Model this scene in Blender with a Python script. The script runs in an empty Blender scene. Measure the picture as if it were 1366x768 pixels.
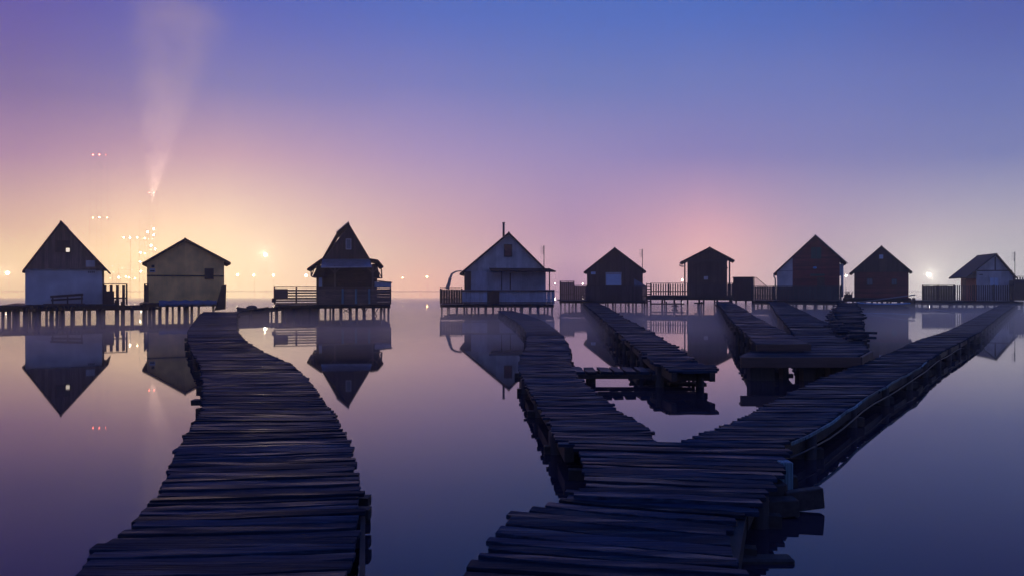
import bpy, math, random
from mathutils import Vector
R = math.radians
random.seed(11)
S = bpy.context.scene
COL = S.collection
F = 910.0            # focal length in photo pixels (photo 1366 wide)
HC = 1.7             # camera height above the water
CX, CY = 683.0, 384.0

# ------------------------------------------------------------------ camera
cam_d = bpy.data.cameras.new('camera')
cam = bpy.data.objects.new('camera', cam_d)
COL.objects.link(cam)
cam.location = (0, 0, HC)
cam.rotation_euler = (R(90), 0, 0)
cam_d.sensor_width = 36.0
cam_d.lens = 36.0 * F / 1366.0
cam_d.clip_start = 0.05
cam_d.clip_end = 3000
S.camera = cam

# ------------------------------------------------------------------ render settings
S.view_settings.view_transform = 'Standard'
S.view_settings.look = 'None'
S.view_settings.exposure = 0.0
S.view_settings.gamma = 1.0
S.view_settings.use_curve_mapping = False
S.render.engine = 'CYCLES'
S.cycles.use_denoising = True
S.cycles.max_bounces = 6
S.cycles.diffuse_bounces = 2
S.cycles.glossy_bounces = 3
S.cycles.volume_bounces = 3
S.cycles.sample_clamp_indirect = 8.0


def lin(r, g, b):
    f = lambda c: (c / 255 / 12.92) if c / 255 <= 0.04045 else ((c / 255 + 0.055) / 1.055) ** 2.4
    return (f(r), f(g), f(b), 1.0)


# ------------------------------------------------------------------ world: dusk sky with town glow
W = bpy.data.worlds.new('World')
S.world = W
W.use_nodes = True
nt = W.node_tree
nt.nodes.clear()
N = nt.nodes.new
L = nt.links.new


def math_node(op, a, b=None, c=None, clamp=False):
    n = N('ShaderNodeMath')
    n.operation = op
    n.use_clamp = clamp
    for i, x in enumerate((a, b, c)):
        if x is None:
            continue
        if isinstance(x, (int, float)):
            n.inputs[i].default_value = x
        else:
            L(x, n.inputs[i])
    return n.outputs[0]


tc = N('ShaderNodeTexCoord')
sep = N('ShaderNodeSeparateXYZ')
L(tc.outputs['Generated'], sep.inputs[0])
dx, dy, dz = sep.outputs
elev = math_node('MULTIPLY', math_node('ARCSINE', dz), 180 / math.pi)        # degrees
azim = math_node('MULTIPLY', math_node('ARCTAN2', dx, dy), 180 / math.pi)    # degrees, 0 = north (+Y), + to the right


def ramp(stops, linear=False):
    """stops: (elevation in degrees, rgb 0..255 or linear)"""
    r = N('ShaderNodeValToRGB')
    L(math_node('DIVIDE', elev, 90.0, clamp=True), r.inputs[0])
    el = r.color_ramp.elements
    r.color_ramp.interpolation = 'B_SPLINE' if False else 'LINEAR'
    while len(el) > 1:
        el.remove(el[-1])
    el[0].position = stops[0][0] / 90
    el[0].color = tuple(stops[0][1]) + (1,) if linear else lin(*stops[0][1])
    for e, c in stops[1:]:
        k = el.new(e / 90)
        k.color = tuple(c) + (1,) if linear else lin(*c)
    return r.outputs[0]


def mixc(fac, a, b, mode='MIX'):
    m = N('ShaderNodeMix')
    m.data_type = 'RGBA'
    m.blend_type = mode
    for sock, x in ((m.inputs[0], fac), (m.inputs[6], a), (m.inputs[7], b)):
        if isinstance(x, (int, float)):
            sock.default_value = x
        elif isinstance(x, tuple):
            sock.default_value = x
        else:
            L(x, sock)
    return m.outputs[2]


def smooth(x, a, b, linear=False):
    m = N('ShaderNodeMapRange')
    m.interpolation_type = 'LINEAR' if linear else 'SMOOTHSTEP'
    L(x, m.inputs[0])
    m.inputs[1].default_value = a
    m.inputs[2].default_value = b
    return m.outputs[0]


# columns of the dusk sky: photo column -> colours at rising elevations (linear light, before the haze)
SKY_Y = (379, 340, 302, 205, 112, 25)
SKY = {
#SKYBEGIN
    30: [(1.560, 1.039, 0.518), (1.588, 1.094, 0.531), (1.180, 0.724, 0.444), (0.455, 0.201, 0.443), (0.002, 0.002, 0.356), (0.002, 0.016, 0.413), (0.001, 0.012, 0.297), (0.001, 0.005, 0.149), (0.025, 0.045, 0.238)],
    300: [(1.503, 1.159, 0.668), (1.463, 1.136, 0.668), (1.360, 1.003, 0.644), (0.732, 0.405, 0.522), (0.077, 0.134, 0.530), (0.002, 0.084, 0.558), (0.001, 0.061, 0.401), (0.001, 0.025, 0.201), (0.025, 0.045, 0.238)],
    565: [(1.463, 0.799, 0.521), (1.152, 0.713, 0.521), (0.958, 0.567, 0.528), (0.443, 0.316, 0.619), (0.088, 0.168, 0.606), (0.003, 0.129, 0.615), (0.002, 0.093, 0.443), (0.001, 0.039, 0.221), (0.025, 0.045, 0.238)],
    762: [(0.632, 0.357, 0.492), (0.792, 0.466, 0.569), (0.625, 0.357, 0.537), (0.316, 0.267, 0.595), (0.040, 0.173, 0.579), (0.002, 0.137, 0.608), (0.001, 0.099, 0.437), (0.001, 0.041, 0.219), (0.025, 0.045, 0.238)],
    932: [(1.193, 0.732, 0.636), (1.145, 0.649, 0.578), (0.976, 0.514, 0.557), (0.232, 0.213, 0.567), (0.059, 0.174, 0.587), (0.002, 0.138, 0.617), (0.001, 0.099, 0.444), (0.001, 0.042, 0.222), (0.025, 0.045, 0.238)],
    1100: [(0.913, 0.701, 0.647), (0.826, 0.621, 0.617), (0.683, 0.490, 0.588), (0.177, 0.204, 0.550), (0.050, 0.156, 0.587), (0.002, 0.117, 0.555), (0.001, 0.084, 0.400), (0.001, 0.035, 0.200), (0.025, 0.045, 0.238)],
    1330: [(0.915, 0.875, 0.789), (0.854, 0.797, 0.721), (0.739, 0.654, 0.648), (0.125, 0.193, 0.535), (0.002, 0.106, 0.525), (0.002, 0.066, 0.438), (0.001, 0.047, 0.315), (0.001, 0.020, 0.158), (0.025, 0.045, 0.238)],
#SKYEND
}
SKY_BACK = [(0, (92, 98, 150)), (10, (88, 98, 160)), (25, (74, 92, 162)), (50, (60, 88, 182)), (90, (50, 78, 184))]
# white lamps low over the right shore and the plant on the left light up the air around them
c = None
prev = None
for px, cols in SKY.items():
    az = math.degrees(math.atan((px - CX) / F))
    els = [math.degrees(math.atan((CY - y) / F * math.cos(R(az)))) for y in SKY_Y] + [32, 52, 90]
    r_ = ramp([(e, k) for e, k in zip(els, cols)], True)
    c = r_ if c is None else mixc(smooth(azim, prev, az, True), c, r_)
    prev = az
c = mixc(smooth(math_node('ABSOLUTE', azim), 50, 115), c, ramp(SKY_BACK))


def direction(px, py):
    return Vector(((px - CX) / F, 1, (CY - py) / F)).normalized()


def lobe(col, px, py, color, strength, width):
    """glow of lights in the mist, round one direction of the sky"""
    d = direction(px, py)
    v = N('ShaderNodeVectorMath')
    v.operation = 'DOT_PRODUCT'
    L(tc.outputs['Generated'], v.inputs[0])
    v.inputs[1].default_value = d
    ang = math_node('MULTIPLY', math_node('ARCCOSINE', math_node('MINIMUM', v.outputs['Value'], 1.0)), 180 / math.pi)
    e = math_node('POWER', 2.718, math_node('MULTIPLY', math_node('POWER', math_node('DIVIDE', ang, width), 2.0), -1.0))
    s = N('ShaderNodeVectorMath')
    s.operation = 'SCALE'
    s.inputs[0].default_value = tuple(x * strength for x in lin(*color)[:3])
    L(e, s.inputs[3])
    return mixc(1.0, col, s.outputs[0], 'ADD')


c = lobe(c, 190, 345, (255, 200, 110), 0.62, 5.5)
c = lobe(c, 955, 340, (255, 160, 85), 0.26, 3.8)
c = lobe(c, 310, 376, (255, 205, 125), 0.34, 7.0)
c = lobe(c, 1237, 366, (255, 240, 180), 0.16, 3.0)
sky = N('ShaderNodeTexSky')
sky.sky_type = 'NISHITA'
sky.sun_disc = False
sky.sun_elevation = R(-3.0)
sky.sun_rotation = R(180)
sky_s = N('ShaderNodeVectorMath')
sky_s.operation = 'SCALE'
L(sky.outputs[0], sky_s.inputs[0])
sky_s.inputs[3].default_value = 0.10
c = mixc(1.0, c, sky_s.outputs[0], 'ADD')
bg = N('ShaderNodeBackground')
bg.inputs['Strength'].default_value = 1.0
L(c, bg.inputs['Color'])
wo = N('ShaderNodeOutputWorld')
L(bg.outputs[0], wo.inputs['Surface'])

# the last of the daylight, from behind the camera
sd = bpy.data.lights.new('sun', 'SUN')
sd.energy = 0.03
sd.angle = R(20)
sd.color = (0.75, 0.85, 1.0)
sun = bpy.data.objects.new('sun', sd)
COL.objects.link(sun)
sun.rotation_euler = (R(55), 0, R(-20))


# ------------------------------------------------------------------ helpers
class MB:
    def __init__(self):
        self.v, self.f = [], []

    def face_box(self, p):
        """8 points: bottom ring then top ring"""
        o = len(self.v)
        self.v += [tuple(x) for x in p]
        for a in ((3, 2, 1, 0), (4, 5, 6, 7), (0, 1, 5, 4), (1, 2, 6, 5), (2, 3, 7, 6), (3, 0, 4, 7)):
            self.f.append(tuple(o + i for i in a))

    def box(self, x0, x1, y0, y1, z0, z1):
        if x0 > x1: x0, x1 = x1, x0
        if y0 > y1: y0, y1 = y1, y0
        if z0 > z1: z0, z1 = z1, z0
        self.face_box([(x0, y0, z0), (x1, y0, z0), (x1, y1, z0), (x0, y1, z0),
                       (x0, y0, z1), (x1, y0, z1), (x1, y1, z1), (x0, y1, z1)])

    def prism(self, poly, y0, y1):
        """polygon in (x, z), any winding, extruded along y"""
        n = len(poly)
        a = sum(poly[i][0] * poly[(i + 1) % n][1] - poly[(i + 1) % n][0] * poly[i][1] for i in range(n))
        if a < 0: poly = poly[::-1]
        o = len(self.v)
        self.v += [(x, y0, z) for x, z in poly] + [(x, y1, z) for x, z in poly]
        self.f.append(tuple(range(o, o + n)))
        self.f.append(tuple(range(o + 2 * n - 1, o + n - 1, -1)))
        for i in range(n):
            j = (i + 1) % n
            self.f.append((o + j, o + i, o + n + i, o + n + j))

    def bar(self, a, b, w, h=None, up=(0, 0, 1)):
        a, b = Vector(a), Vector(b)
        h = h or w
        d = (b - a).normalized()
        u = Vector(up)
        if abs(d.dot(u)) > 0.98: u = Vector((0, 1, 0))
        s = d.cross(u).normalized() * (w / 2)
        t = s.cross(d).normalized() * (h / 2)
        self.face_box([a - s - t, a + s - t, b + s - t, b - s - t, a - s + t, a + s + t, b + s + t, b - s + t])

    def tube(self, pts, r, n=8, r2=None, cap=True):
        pts = [Vector(p) for p in pts]
        m = len(pts)
        o = len(self.v)
        for i, p in enumerate(pts):
            d = (pts[min(i + 1, m - 1)] - pts[max(i - 1, 0)]).normalized()
            u = Vector((0, 0, 1)) if abs(d.z) < 0.9 else Vector((0, 1, 0))
            s = d.cross(u).normalized()
            t = s.cross(d).normalized()
            rr = r if r2 is None else r + (r2 - r) * i / (m - 1)
            for k in range(n):
                a = 2 * math.pi * k / n
                self.v.append(tuple(p + s * rr * math.cos(a) + t * rr * math.sin(a)))
        for i in range(m - 1):
            for k in range(n):
                j = (k + 1) % n
                self.f.append((o + i * n + k, o + i * n + j, o + (i + 1) * n + j, o + (i + 1) * n + k))
        if cap:
            self.f.append(tuple(o + k for k in range(n - 1, -1, -1)))
            self.f.append(tuple(o + (m - 1) * n + k for k in range(n)))

    def ball(self, c, r, n=8, m=6, sz=1.0):
        o = len(self.v)
        for i in range(1, m):
            th = math.pi * i / m
            for k in range(n):
                a = 2 * math.pi * k / n
                self.v.append((c[0] + r * math.sin(th) * math.cos(a), c[1] + r * math.sin(th) * math.sin(a), c[2] + r * sz * math.cos(th)))
        self.v += [(c[0], c[1], c[2] + r * sz), (c[0], c[1], c[2] - r * sz)]
        t, b = len(self.v) - 2, len(self.v) - 1
        for k in range(n):
            j = (k + 1) % n
            self.f.append((t, o + k, o + j))
            self.f.append((b, o + (m - 2) * n + j, o + (m - 2) * n + k))
            for i in range(m - 2):
                self.f.append((o + i * n + k, o + (i + 1) * n + k, o + (i + 1) * n + j, o + i * n + j))

    def build(self, name, mat, parent=None, smooth=False, offset=None, bevel=0):
        me = bpy.data.meshes.new(name)
        v = self.v
        if offset is not None:
            v = [(p[0] - offset[0], p[1] - offset[1], p[2] - offset[2]) for p in v]
        me.from_pydata(v, [], self.f)
        me.update()
        if smooth:
            for p in me.polygons: p.use_smooth = True
        me.materials.append(mat)
        o = bpy.data.objects.new(name, me)
        COL.objects.link(o)
        if parent is not None: o.parent = parent
        if bevel:
            m = o.modifiers.new('bevel', 'BEVEL')
            m.width = bevel
            m.segments = 1
            m.limit_method = 'ANGLE'
        return o


def thing(name, label, cat, loc=(0, 0, 0), rz=0.0, group=None):
    o = bpy.data.objects.new(name, None)
    COL.objects.link(o)
    o.empty_display_size = 0.3
    o.location = loc
    o.rotation_euler = (0, 0, rz)
    return tag(o, label, cat, group)


def tag(o, label, cat, group=None):
    o['label'] = label
    o['category'] = cat
    if group: o['group'] = group
    return o


def rnd(a, b): return random.uniform(a, b)


# ------------------------------------------------------------------ materials
def new_mat(name):
    m = bpy.data.materials.new(name)
    m.use_nodes = True
    return m, m.node_tree, m.node_tree.nodes['Principled BSDF']


def wood(name, col, axis='x', rough=0.6, var=0.55, spec=0.4, grain=9.0, bump=0.35, moss=None):
    """weathered boards: grain drawn out along one axis, every board its own tone"""
    m, t, p = new_mat(name)
    n, l = t.nodes.new, t.links.new
    co = n('ShaderNodeTexCoord')
    mp = n('ShaderNodeMapping')
    s = {'x': (0.6, grain, grain), 'y': (grain, 0.6, grain), 'z': (grain, grain, 0.6)}[axis]
    mp.inputs['Scale'].default_value = s
    geo = n('ShaderNodeNewGeometry')
    l(co.outputs['Object'], mp.inputs[0])
    off = n('ShaderNodeVectorMath')
    off.operation = 'ADD'
    sc = n('ShaderNodeVectorMath')
    sc.operation = 'SCALE'
    sc.inputs[0].default_value = (37, 53, 29)
    l(geo.outputs['Random Per Island'], sc.inputs[3])
    l(mp.outputs[0], off.inputs[0])
    l(sc.outputs[0], off.inputs[1])
    nz = n('ShaderNodeTexNoise')
    nz.inputs['Scale'].default_value = 2.2
    nz.inputs['Detail'].default_value = 7
    nz.inputs['Roughness'].default_value = 0.62
    l(off.outputs[0], nz.inputs[0])
    big = n('ShaderNodeTexNoise')
    big.inputs['Scale'].default_value = 1.1
    big.inputs['Detail'].default_value = 4
    l(co.outputs['Object'], big.inputs[0])
    r = n('ShaderNodeValToRGB')
    e = r.color_ramp.elements
    e[0].position, e[1].position = 0.28, 0.74
    e[0].color = tuple(x * (1 - var) for x in col) + (1,)
    e[1].color = tuple(min(1, x * (1 + var)) for x in col) + (1,)
    l(nz.outputs['Fac'], r.inputs[0])
    isl = n('ShaderNodeMapRange')
    isl.inputs[3].default_value, isl.inputs[4].default_value = 1 - var * 0.7, 1 + var * 0.7
    l(geo.outputs['Random Per Island'], isl.inputs[0])
    bg_ = n('ShaderNodeMapRange')
    bg_.inputs[1].default_value, bg_.inputs[2].default_value = 0.3, 0.7
    bg_.inputs[3].default_value, bg_.inputs[4].default_value = 0.7, 1.25
    l(big.outputs['Fac'], bg_.inputs[0])
    mu = n('ShaderNodeMath')
    mu.operation = 'MULTIPLY'
    l(isl.outputs[0], mu.inputs[0])
    l(bg_.outputs[0], mu.inputs[1])
    fin = n('ShaderNodeVectorMath')
    fin.operation = 'SCALE'
    l(r.outputs[0], fin.inputs[0])
    l(mu.outputs[0], fin.inputs[3])
    l(fin.outputs[0], p.inputs['Base Color'])
    rr = n('ShaderNodeMapRange')
    rr.inputs[1].default_value, rr.inputs[2].default_value = 0.3, 0.7
    rr.inputs[3].default_value, rr.inputs[4].default_value = max(0.1, rough - 0.2), min(1, rough + 0.15)
    l(big.outputs['Fac'], rr.inputs[0])
    l(rr.outputs[0], p.inputs['Roughness'])
    p.inputs['Specular IOR Level'].default_value = spec
    bp = n('ShaderNodeBump')
    bp.inputs['Strength'].default_value = bump
    bp.inputs['Distance'].default_value = 0.02
    l(nz.outputs['Fac'], bp.inputs['Height'])
    l(bp.outputs[0], p.inputs['Normal'])
    return m


def plain(name, col, rough=0.6, spec=0.4, var=0.15, scale=3.0, metal=0.0):
    m, t, p = new_mat(name)
    n, l = t.nodes.new, t.links.new
    co = n('ShaderNodeTexCoord')
    nz = n('ShaderNodeTexNoise')
    nz.inputs['Scale'].default_value = scale
    nz.inputs['Detail'].default_value = 6
    l(co.outputs['Object'], nz.inputs[0])
    r = n('ShaderNodeValToRGB')
    e = r.color_ramp.elements
    e[0].position, e[1].position = 0.3, 0.7
    e[0].color = tuple(x * (1 - var) for x in col) + (1,)
    e[1].color = tuple(min(1, x * (1 + var)) for x in col) + (1,)
    l(nz.outputs['Fac'], r.inputs[0])
    l(r.outputs[0], p.inputs['Base Color'])
    p.inputs['Roughness'].default_value = rough
    p.inputs['Specular IOR Level'].default_value = spec
    p.inputs['Metallic'].default_value = metal
    return m


def emit(name, col, strength):
    m, t, p = new_mat(name)
    p.inputs['Base Color'].default_value = (0.8, 0.8, 0.8, 1)
    p.inputs['Emission Color'].default_value = tuple(col) + (1,)
    p.inputs['Emission Strength'].default_value = strength
    return m


M = dict(
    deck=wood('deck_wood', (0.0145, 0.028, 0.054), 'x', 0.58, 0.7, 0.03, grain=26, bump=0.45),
    beam=wood('beam_wood', (0.030, 0.028, 0.030), 'y', 0.7, 0.4, 0.3),
    post=wood('post_wood', (0.032, 0.028, 0.028), 'z', 0.7, 0.4, 0.3),
    fascia=wood('fascia_wood', (0.085, 0.055, 0.045), 'x', 0.6, 0.3, 0.3),
    teal=wood('teal_painted_wood', (0.09, 0.18, 0.21), 'z', 0.7, 0.8, 0.3, grain=22),
    boards=wood('dark_brown_boards', (0.062, 0.042, 0.038), 'z', 0.7, 0.45, 0.25),
    boards_h=wood('dark_brown_siding', (0.075, 0.046, 0.040), 'x', 0.7, 0.4, 0.25),
    grey_boards=wood('grey_brown_boards', (0.19, 0.135, 0.115), 'z', 0.7, 0.45, 0.25),
    rail=wood('brown_rail_boards', (0.15, 0.10, 0.075), 'x', 0.7, 0.4, 0.25),
    rail_v=wood('brown_fence_boards', (0.050, 0.040, 0.042), 'z', 0.7, 0.4, 0.25),
    red=wood('red_brick_siding', (0.17, 0.036, 0.034), 'x', 0.7, 0.4, 0.25),
    white_boards=wood('white_boards', (0.42, 0.43, 0.44), 'z', 0.6, 0.15, 0.3),
    pale_panel=wood('pale_blue_panels', (0.36, 0.38, 0.44), 'z', 0.6, 0.2, 0.3),
    plaster=plain('white_plaster', (0.50, 0.50, 0.50), 0.8, 0.2, 0.22, 1.2),
    yellow=wood('yellow_sheet_metal', (0.88, 0.53, 0.17), 'z', 0.5, 0.10, 0.4),
    roof=plain('dark_roofing', (0.035, 0.030, 0.032), 0.75, 0.3, 0.3, 5),
    roof_brown=plain('brown_roofing', (0.075, 0.050, 0.045), 0.7, 0.3, 0.3, 5),
    roof_metal=plain('zinc_sheet', (0.32, 0.33, 0.37), 0.35, 0.5, 0.2, 3, 0.6),
    teal_fence=wood('teal_fence_boards', (0.035, 0.050, 0.055), 'z', 0.7, 0.25, 0.25),
    shutter_red=plain('red_shutter', (0.10, 0.02, 0.02), 0.6),
    shutter_green=wood('green_shutter', (0.02, 0.075, 0.06), 'z', 0.6, 0.3),
    pane=plain('window_pane', (0.10, 0.13, 0.16), 0.08, 0.9, 0.1),
    curtain=plain('pale_blue_blind', (0.42, 0.55, 0.70), 0.5, 0.5, 0.06),
    tarp=plain('blue_tarp', (0.06, 0.11, 0.20), 0.45, 0.5, 0.3, 4),
    boat_blue=plain('blue_boat_paint', (0.16, 0.42, 0.72), 0.4, 0.5, 0.2),
    boat_dark=plain('dark_boat_paint', (0.05, 0.055, 0.05), 0.5, 0.4, 0.2),
    steel=plain('grey_steel', (0.25, 0.25, 0.26), 0.5, 0.5, 0.1, 3, 0.4),
    dark_metal=plain('dark_metal', (0.04, 0.04, 0.045), 0.5, 0.5, 0.1),
    slide=plain('pale_chute_plastic', (0.32, 0.32, 0.29), 0.4, 0.4, 0.1),
    sign=plain('white_sign', (0.5, 0.5, 0.5), 0.5, 0.4, 0.05),
    flat_dark=plain('dark_sign_and_window', (0.03, 0.03, 0.03), 0.6),
    red_wall=plain('red_plaster', (0.28, 0.11, 0.085), 0.8, 0.2, 0.15),
    pane_glow=emit('glowing_attic_pane', (1.0, 0.82, 0.58), 0.95),  # emission put into a pane as the bright spot in the attic opening
    lamp_warm=emit('warm_lamp', (1.0, 0.78, 0.42), 34),
    lamp_white=emit('white_lamp', (1.0, 0.93, 0.72), 40),
    lamp_orange=emit('orange_lamp', (1.0, 0.60, 0.22), 40),
    lamp_dim=emit('dim_warm_lamp', (1.0, 0.70, 0.36), 5),
    lamp_red=emit('red_lamp', (1.0, 0.16, 0.10), 22),
    shore=plain('pale_shore_sand', (0.30, 0.26, 0.22), 0.9, 0.1, 0.3, 0.05),
)

# damp streaks on the walkway boards
m = M['deck']
t = m.node_tree
p = t.nodes['Principled BSDF']
n, l = t.nodes.new, t.links.new
co = n('ShaderNodeTexCoord')
mp = n('ShaderNodeMapping')
mp.inputs['Scale'].default_value = (1.1, 14, 14)
nz = n('ShaderNodeTexNoise')
nz.inputs['Scale'].default_value = 1.0
nz.inputs['Detail'].default_value = 4
l(co.outputs['Object'], mp.inputs[0])
l(mp.outputs[0], nz.inputs[0])
mr = n('ShaderNodeMapRange')
mr.inputs[1].default_value, mr.inputs[2].default_value = 0.50, 0.72
mr.inputs[3].default_value, mr.inputs[4].default_value = 0.0, 0.55
l(nz.outputs['Fac'], mr.inputs[0])
l(mr.outputs[0], p.inputs['Coat Weight'])
p.inputs['Coat Roughness'].default_value = 0.22
p.inputs['Coat IOR'].default_value = 1.33

# ------------------------------------------------------------------ the setting: water, far shore, haze
m, t, p = new_mat('lake_water')
p.inputs['Base Color'].default_value = (0.029, 0.024, 0.040, 1)
p.inputs['Roughness'].default_value = 0.025
p.inputs['IOR'].default_value = 1.333
p.inputs['Coat Weight'].default_value = 0.28
p.inputs['Coat IOR'].default_value = 1.333
p.inputs['Coat Roughness'].default_value = 0.02
n, l = t.nodes.new, t.links.new
co = n('ShaderNodeTexCoord')
mp = n('ShaderNodeMapping')
mp.inputs['Scale'].default_value = (0.05, 0.5, 1)
nz = n('ShaderNodeTexNoise')
nz.inputs['Scale'].default_value = 1.0
nz.inputs['Detail'].default_value = 2
bp = n('ShaderNodeBump')
bp.inputs['Strength'].default_value = 0.02
bp.inputs['Distance'].default_value = 0.02
l(co.outputs['Object'], mp.inputs[0])
l(mp.outputs[0], nz.inputs[0])
l(nz.outputs['Fac'], bp.inputs['Height'])
l(bp.outputs[0], p.inputs['Normal'])
w = MB()
w.v = [(-480, -50, 0), (480, -50, 0), (480, 460, 0), (-480, 460, 0)]
w.f = [(0, 1, 2, 3)]
water = w.build('water', m)
water['kind'] = 'structure'

sh = MB()
nx, ny = 120, 5
for j in range(ny):
    for i in range(nx + 1):
        x = -480 + 960 * i / nx
        y = 325 + (0, 3, 14, 26, 29)[j]
        z = (-0.2, 0.04, 0.08, 0.04, -0.2)[j] + (0 if j in (0, 4) else rnd(-0.012, 0.012))
        sh.v.append((x, y + 1.2 * math.sin(i * 0.31) + rnd(-.4, .4), z))
for j in range(ny - 1):
    for i in range(nx):
        a = j * (nx + 1) + i
        sh.f.append((a, a + 1, a + nx + 2, a + nx + 1))
shore = sh.build('far_shore', M['shore'], smooth=True)
shore['kind'] = 'structure'


def volume_mat(name, col, dens, aniso=0.0):
    m = bpy.data.materials.new(name)
    m.use_nodes = True
    m.node_tree.nodes.clear()
    v = m.node_tree.nodes.new('ShaderNodeVolumePrincipled')
    v.inputs['Color'].default_value = col + (1,)
    v.inputs['Density'].default_value = dens
    v.inputs['Anisotropy'].default_value = aniso
    o = m.node_tree.nodes.new('ShaderNodeOutputMaterial')
    m.node_tree.links.new(v.outputs[0], o.inputs['Volume'])
    return m


hz = MB()
hz.box(-500, 500, -60, 480, -1.8, 152)
haze = hz.build('haze', volume_mat('haze_air', (0.97, 0.97, 0.98), 0.0017, 0.78))
haze['kind'] = 'stuff'


mq = MB()
mq.box(-75, 95, 20, 92, -1.1, 0.46)
mist = mq.build('mist', volume_mat('low_mist', (0.98, 0.98, 0.99), 0.042, 0.8))
mist['kind'] = 'stuff'

# ------------------------------------------------------------------ pixel to world
def ground(px, py, z):
    t = (HC - z) * F / (py - CY)
    return Vector(((px - CX) / F * t, t, z))


def at(px, py, Y):
    return Vector(((px - CX) / F * Y, Y, HC + (CY - py) / F * Y))


# ------------------------------------------------------------------ boardwalks
def plank_mb(mb, a, b, w, th, drop=0.0, segs=5):
    """one worn plank from a to b (top face), w wide"""
    d = (b - a)
    ln = d.length
    d.normalize()
    s = Vector((-d.y, d.x, 0)).normalized()
    o = len(mb.v)
    tilt = rnd(-0.004, 0.004)
    sag = rnd(-0.010, 0.004)
    for i in range(segs + 1):
        f = i / segs
        c_ = a + d * (ln * f) + Vector((0, 0, sag * math.sin(math.pi * f) + rnd(-0.004, 0.004) - drop))
        wl, wr = w / 2 + rnd(-0.008, 0.006), w / 2 + rnd(-0.008, 0.006)
        if i in (0, segs):
            wl -= rnd(0, 0.02)
            wr -= rnd(0, 0.02)
        for q, dz_ in ((-wl, -th - tilt), (wr, -th + tilt), (wr, tilt), (-wl, -tilt)):
            e = 0.0
            mb.v.append(tuple(c_ + s * q + Vector((0, 0, dz_))))
    for i in range(segs):
        for k in range(4):
            j = (k + 1) % 4
            mb.f.append((o + i * 4 + k, o + (i + 1) * 4 + k, o + (i + 1) * 4 + j, o + i * 4 + j))
    mb.f.append((o, o + 1, o + 2, o + 3))
    e = o + segs * 4
    mb.f.append((e + 3, e + 2, e + 1, e))


def path_points(rows, z0, z1=None):
    """rows: (y, xl, xr) or (yl, xl, yr, xr) in photo pixels, near to far or far to near"""
    out = []
    n_ = len(rows)
    for i, r_ in enumerate(rows):
        z = z0 if z1 is None else z0 + (z1 - z0) * i / (n_ - 1)
        if len(r_) == 3:
            a, b = ground(r_[1], r_[0], z), ground(r_[2], r_[0], z)
        else:
            a, b = ground(r_[1], r_[0], z), ground(r_[3], r_[2], z)
        out.append((a, b))
    return out


def sampler(pts):
    cum = [0.0]
    for (a, b), (c_, d) in zip(pts, pts[1:]):
        cum.append(cum[-1] + ((c_ + d) / 2 - (a + b) / 2).length)

    def f(s):
        s = max(0, min(cum[-1], s))
        for i in range(len(pts) - 1):
            if s <= cum[i + 1] or i == len(pts) - 2:
                k = (s - cum[i]) / max(1e-6, cum[i + 1] - cum[i])
                return pts[i][0].lerp(pts[i + 1][0], k), pts[i][1].lerp(pts[i + 1][1], k)
    return f, cum[-1]


def boardwalk(root, pts, plank=0.17, end_jit=0.05, post_step=2.3, th=0.05, name='deck', segs=5, beams=True, skew=0.02, rough=1.0, posts=True, bevel=0.003,
              mat='deck', post_r=0.075, zjit=0.008):
    f, total = sampler(pts)
    off = root.location
    mb = MB()
    s = 0.0
    while s < total:
        w_ = plank * rnd(0.72, 1.22)
        a, b = f(s + w_ / 2)
        d = (b - a).normalized()
        t_ = Vector((-d.y, d.x, 0))
        # keep planks apart across the walking direction
        ea, eb = rnd(-1, 1) ** 5 * end_jit * 3 + rnd(-.4, .4) * end_jit, rnd(-1, 1) ** 5 * end_jit * 3 + rnd(-.4, .4) * end_jit
        a2 = a - d * ea + t_ * rnd(-skew, skew)
        b2 = b + d * eb + t_ * rnd(-skew, skew)
        dz_ = rnd(-zjit, zjit)
        a2.z += dz_ + rnd(-.5, .5) * zjit
        b2.z += dz_ + rnd(-.5, .5) * zjit
        a3, b3 = f(min(total, s + w_))
        a0, b0 = f(s)
        fw = (((a3 + b3) - (a0 + b0)) / 2)
        eff = abs(fw.dot(t_)) if fw.length > 1e-5 else w_
        plank_mb(mb, a2, b2, max(0.03, eff * (rnd(0.90, 0.97) if random.random() < .8 else rnd(.74, .88))), th, segs=segs)
        s += w_
    deck = mb.build(name, M[mat], root, offset=off, bevel=bevel)
    if beams:
        for frac in (0.10, 0.90):
            q = MB()
            k = max(2, int(total / 1.2))
            ps = [f(total * i / k) for i in range(k + 1)]
            ln = [a.lerp(b, frac) - Vector((0, 0, th + 0.075)) for a, b in ps]
            for u_, v_ in zip(ln, ln[1:]):
                if (v_ - u_).length > 1e-3:
                    q.bar(u_, v_ + (v_ - u_).normalized() * 0.02, 0.09, 0.14)
            q.build('stringer', M['beam'], root, offset=off)
    if posts:
        k = max(1, int(total / post_step))
        for i in range(k + 1):
            a, b = f(total * (i + 0.35) / (k + 0.7))
            for frac in (0.06, 0.94):
                c_ = a.lerp(b, frac + rnd(-.03, .03))
                q = MB()
                q.tube([(c_.x + rnd(-.05, .05), c_.y + rnd(-.05, .05), -1.2), (c_.x, c_.y, c_.z - th - 0.003)], post_r * rnd(.85, 1.2), 8, post_r)
                q.build('post', M['post'], root, True, offset=off)
            q = MB()
            z_ = c_.z - th - 0.20
            d = (b - a).normalized() * 0.08
            q.bar(a - d + Vector((0, 0, z_ - a.z)), b + d + Vector((0, 0, z_ - b.z)), 0.08, 0.10)
            q.build('crossbeam', M['beam'], root, offset=off)
    return deck


ZP = 0.25
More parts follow.
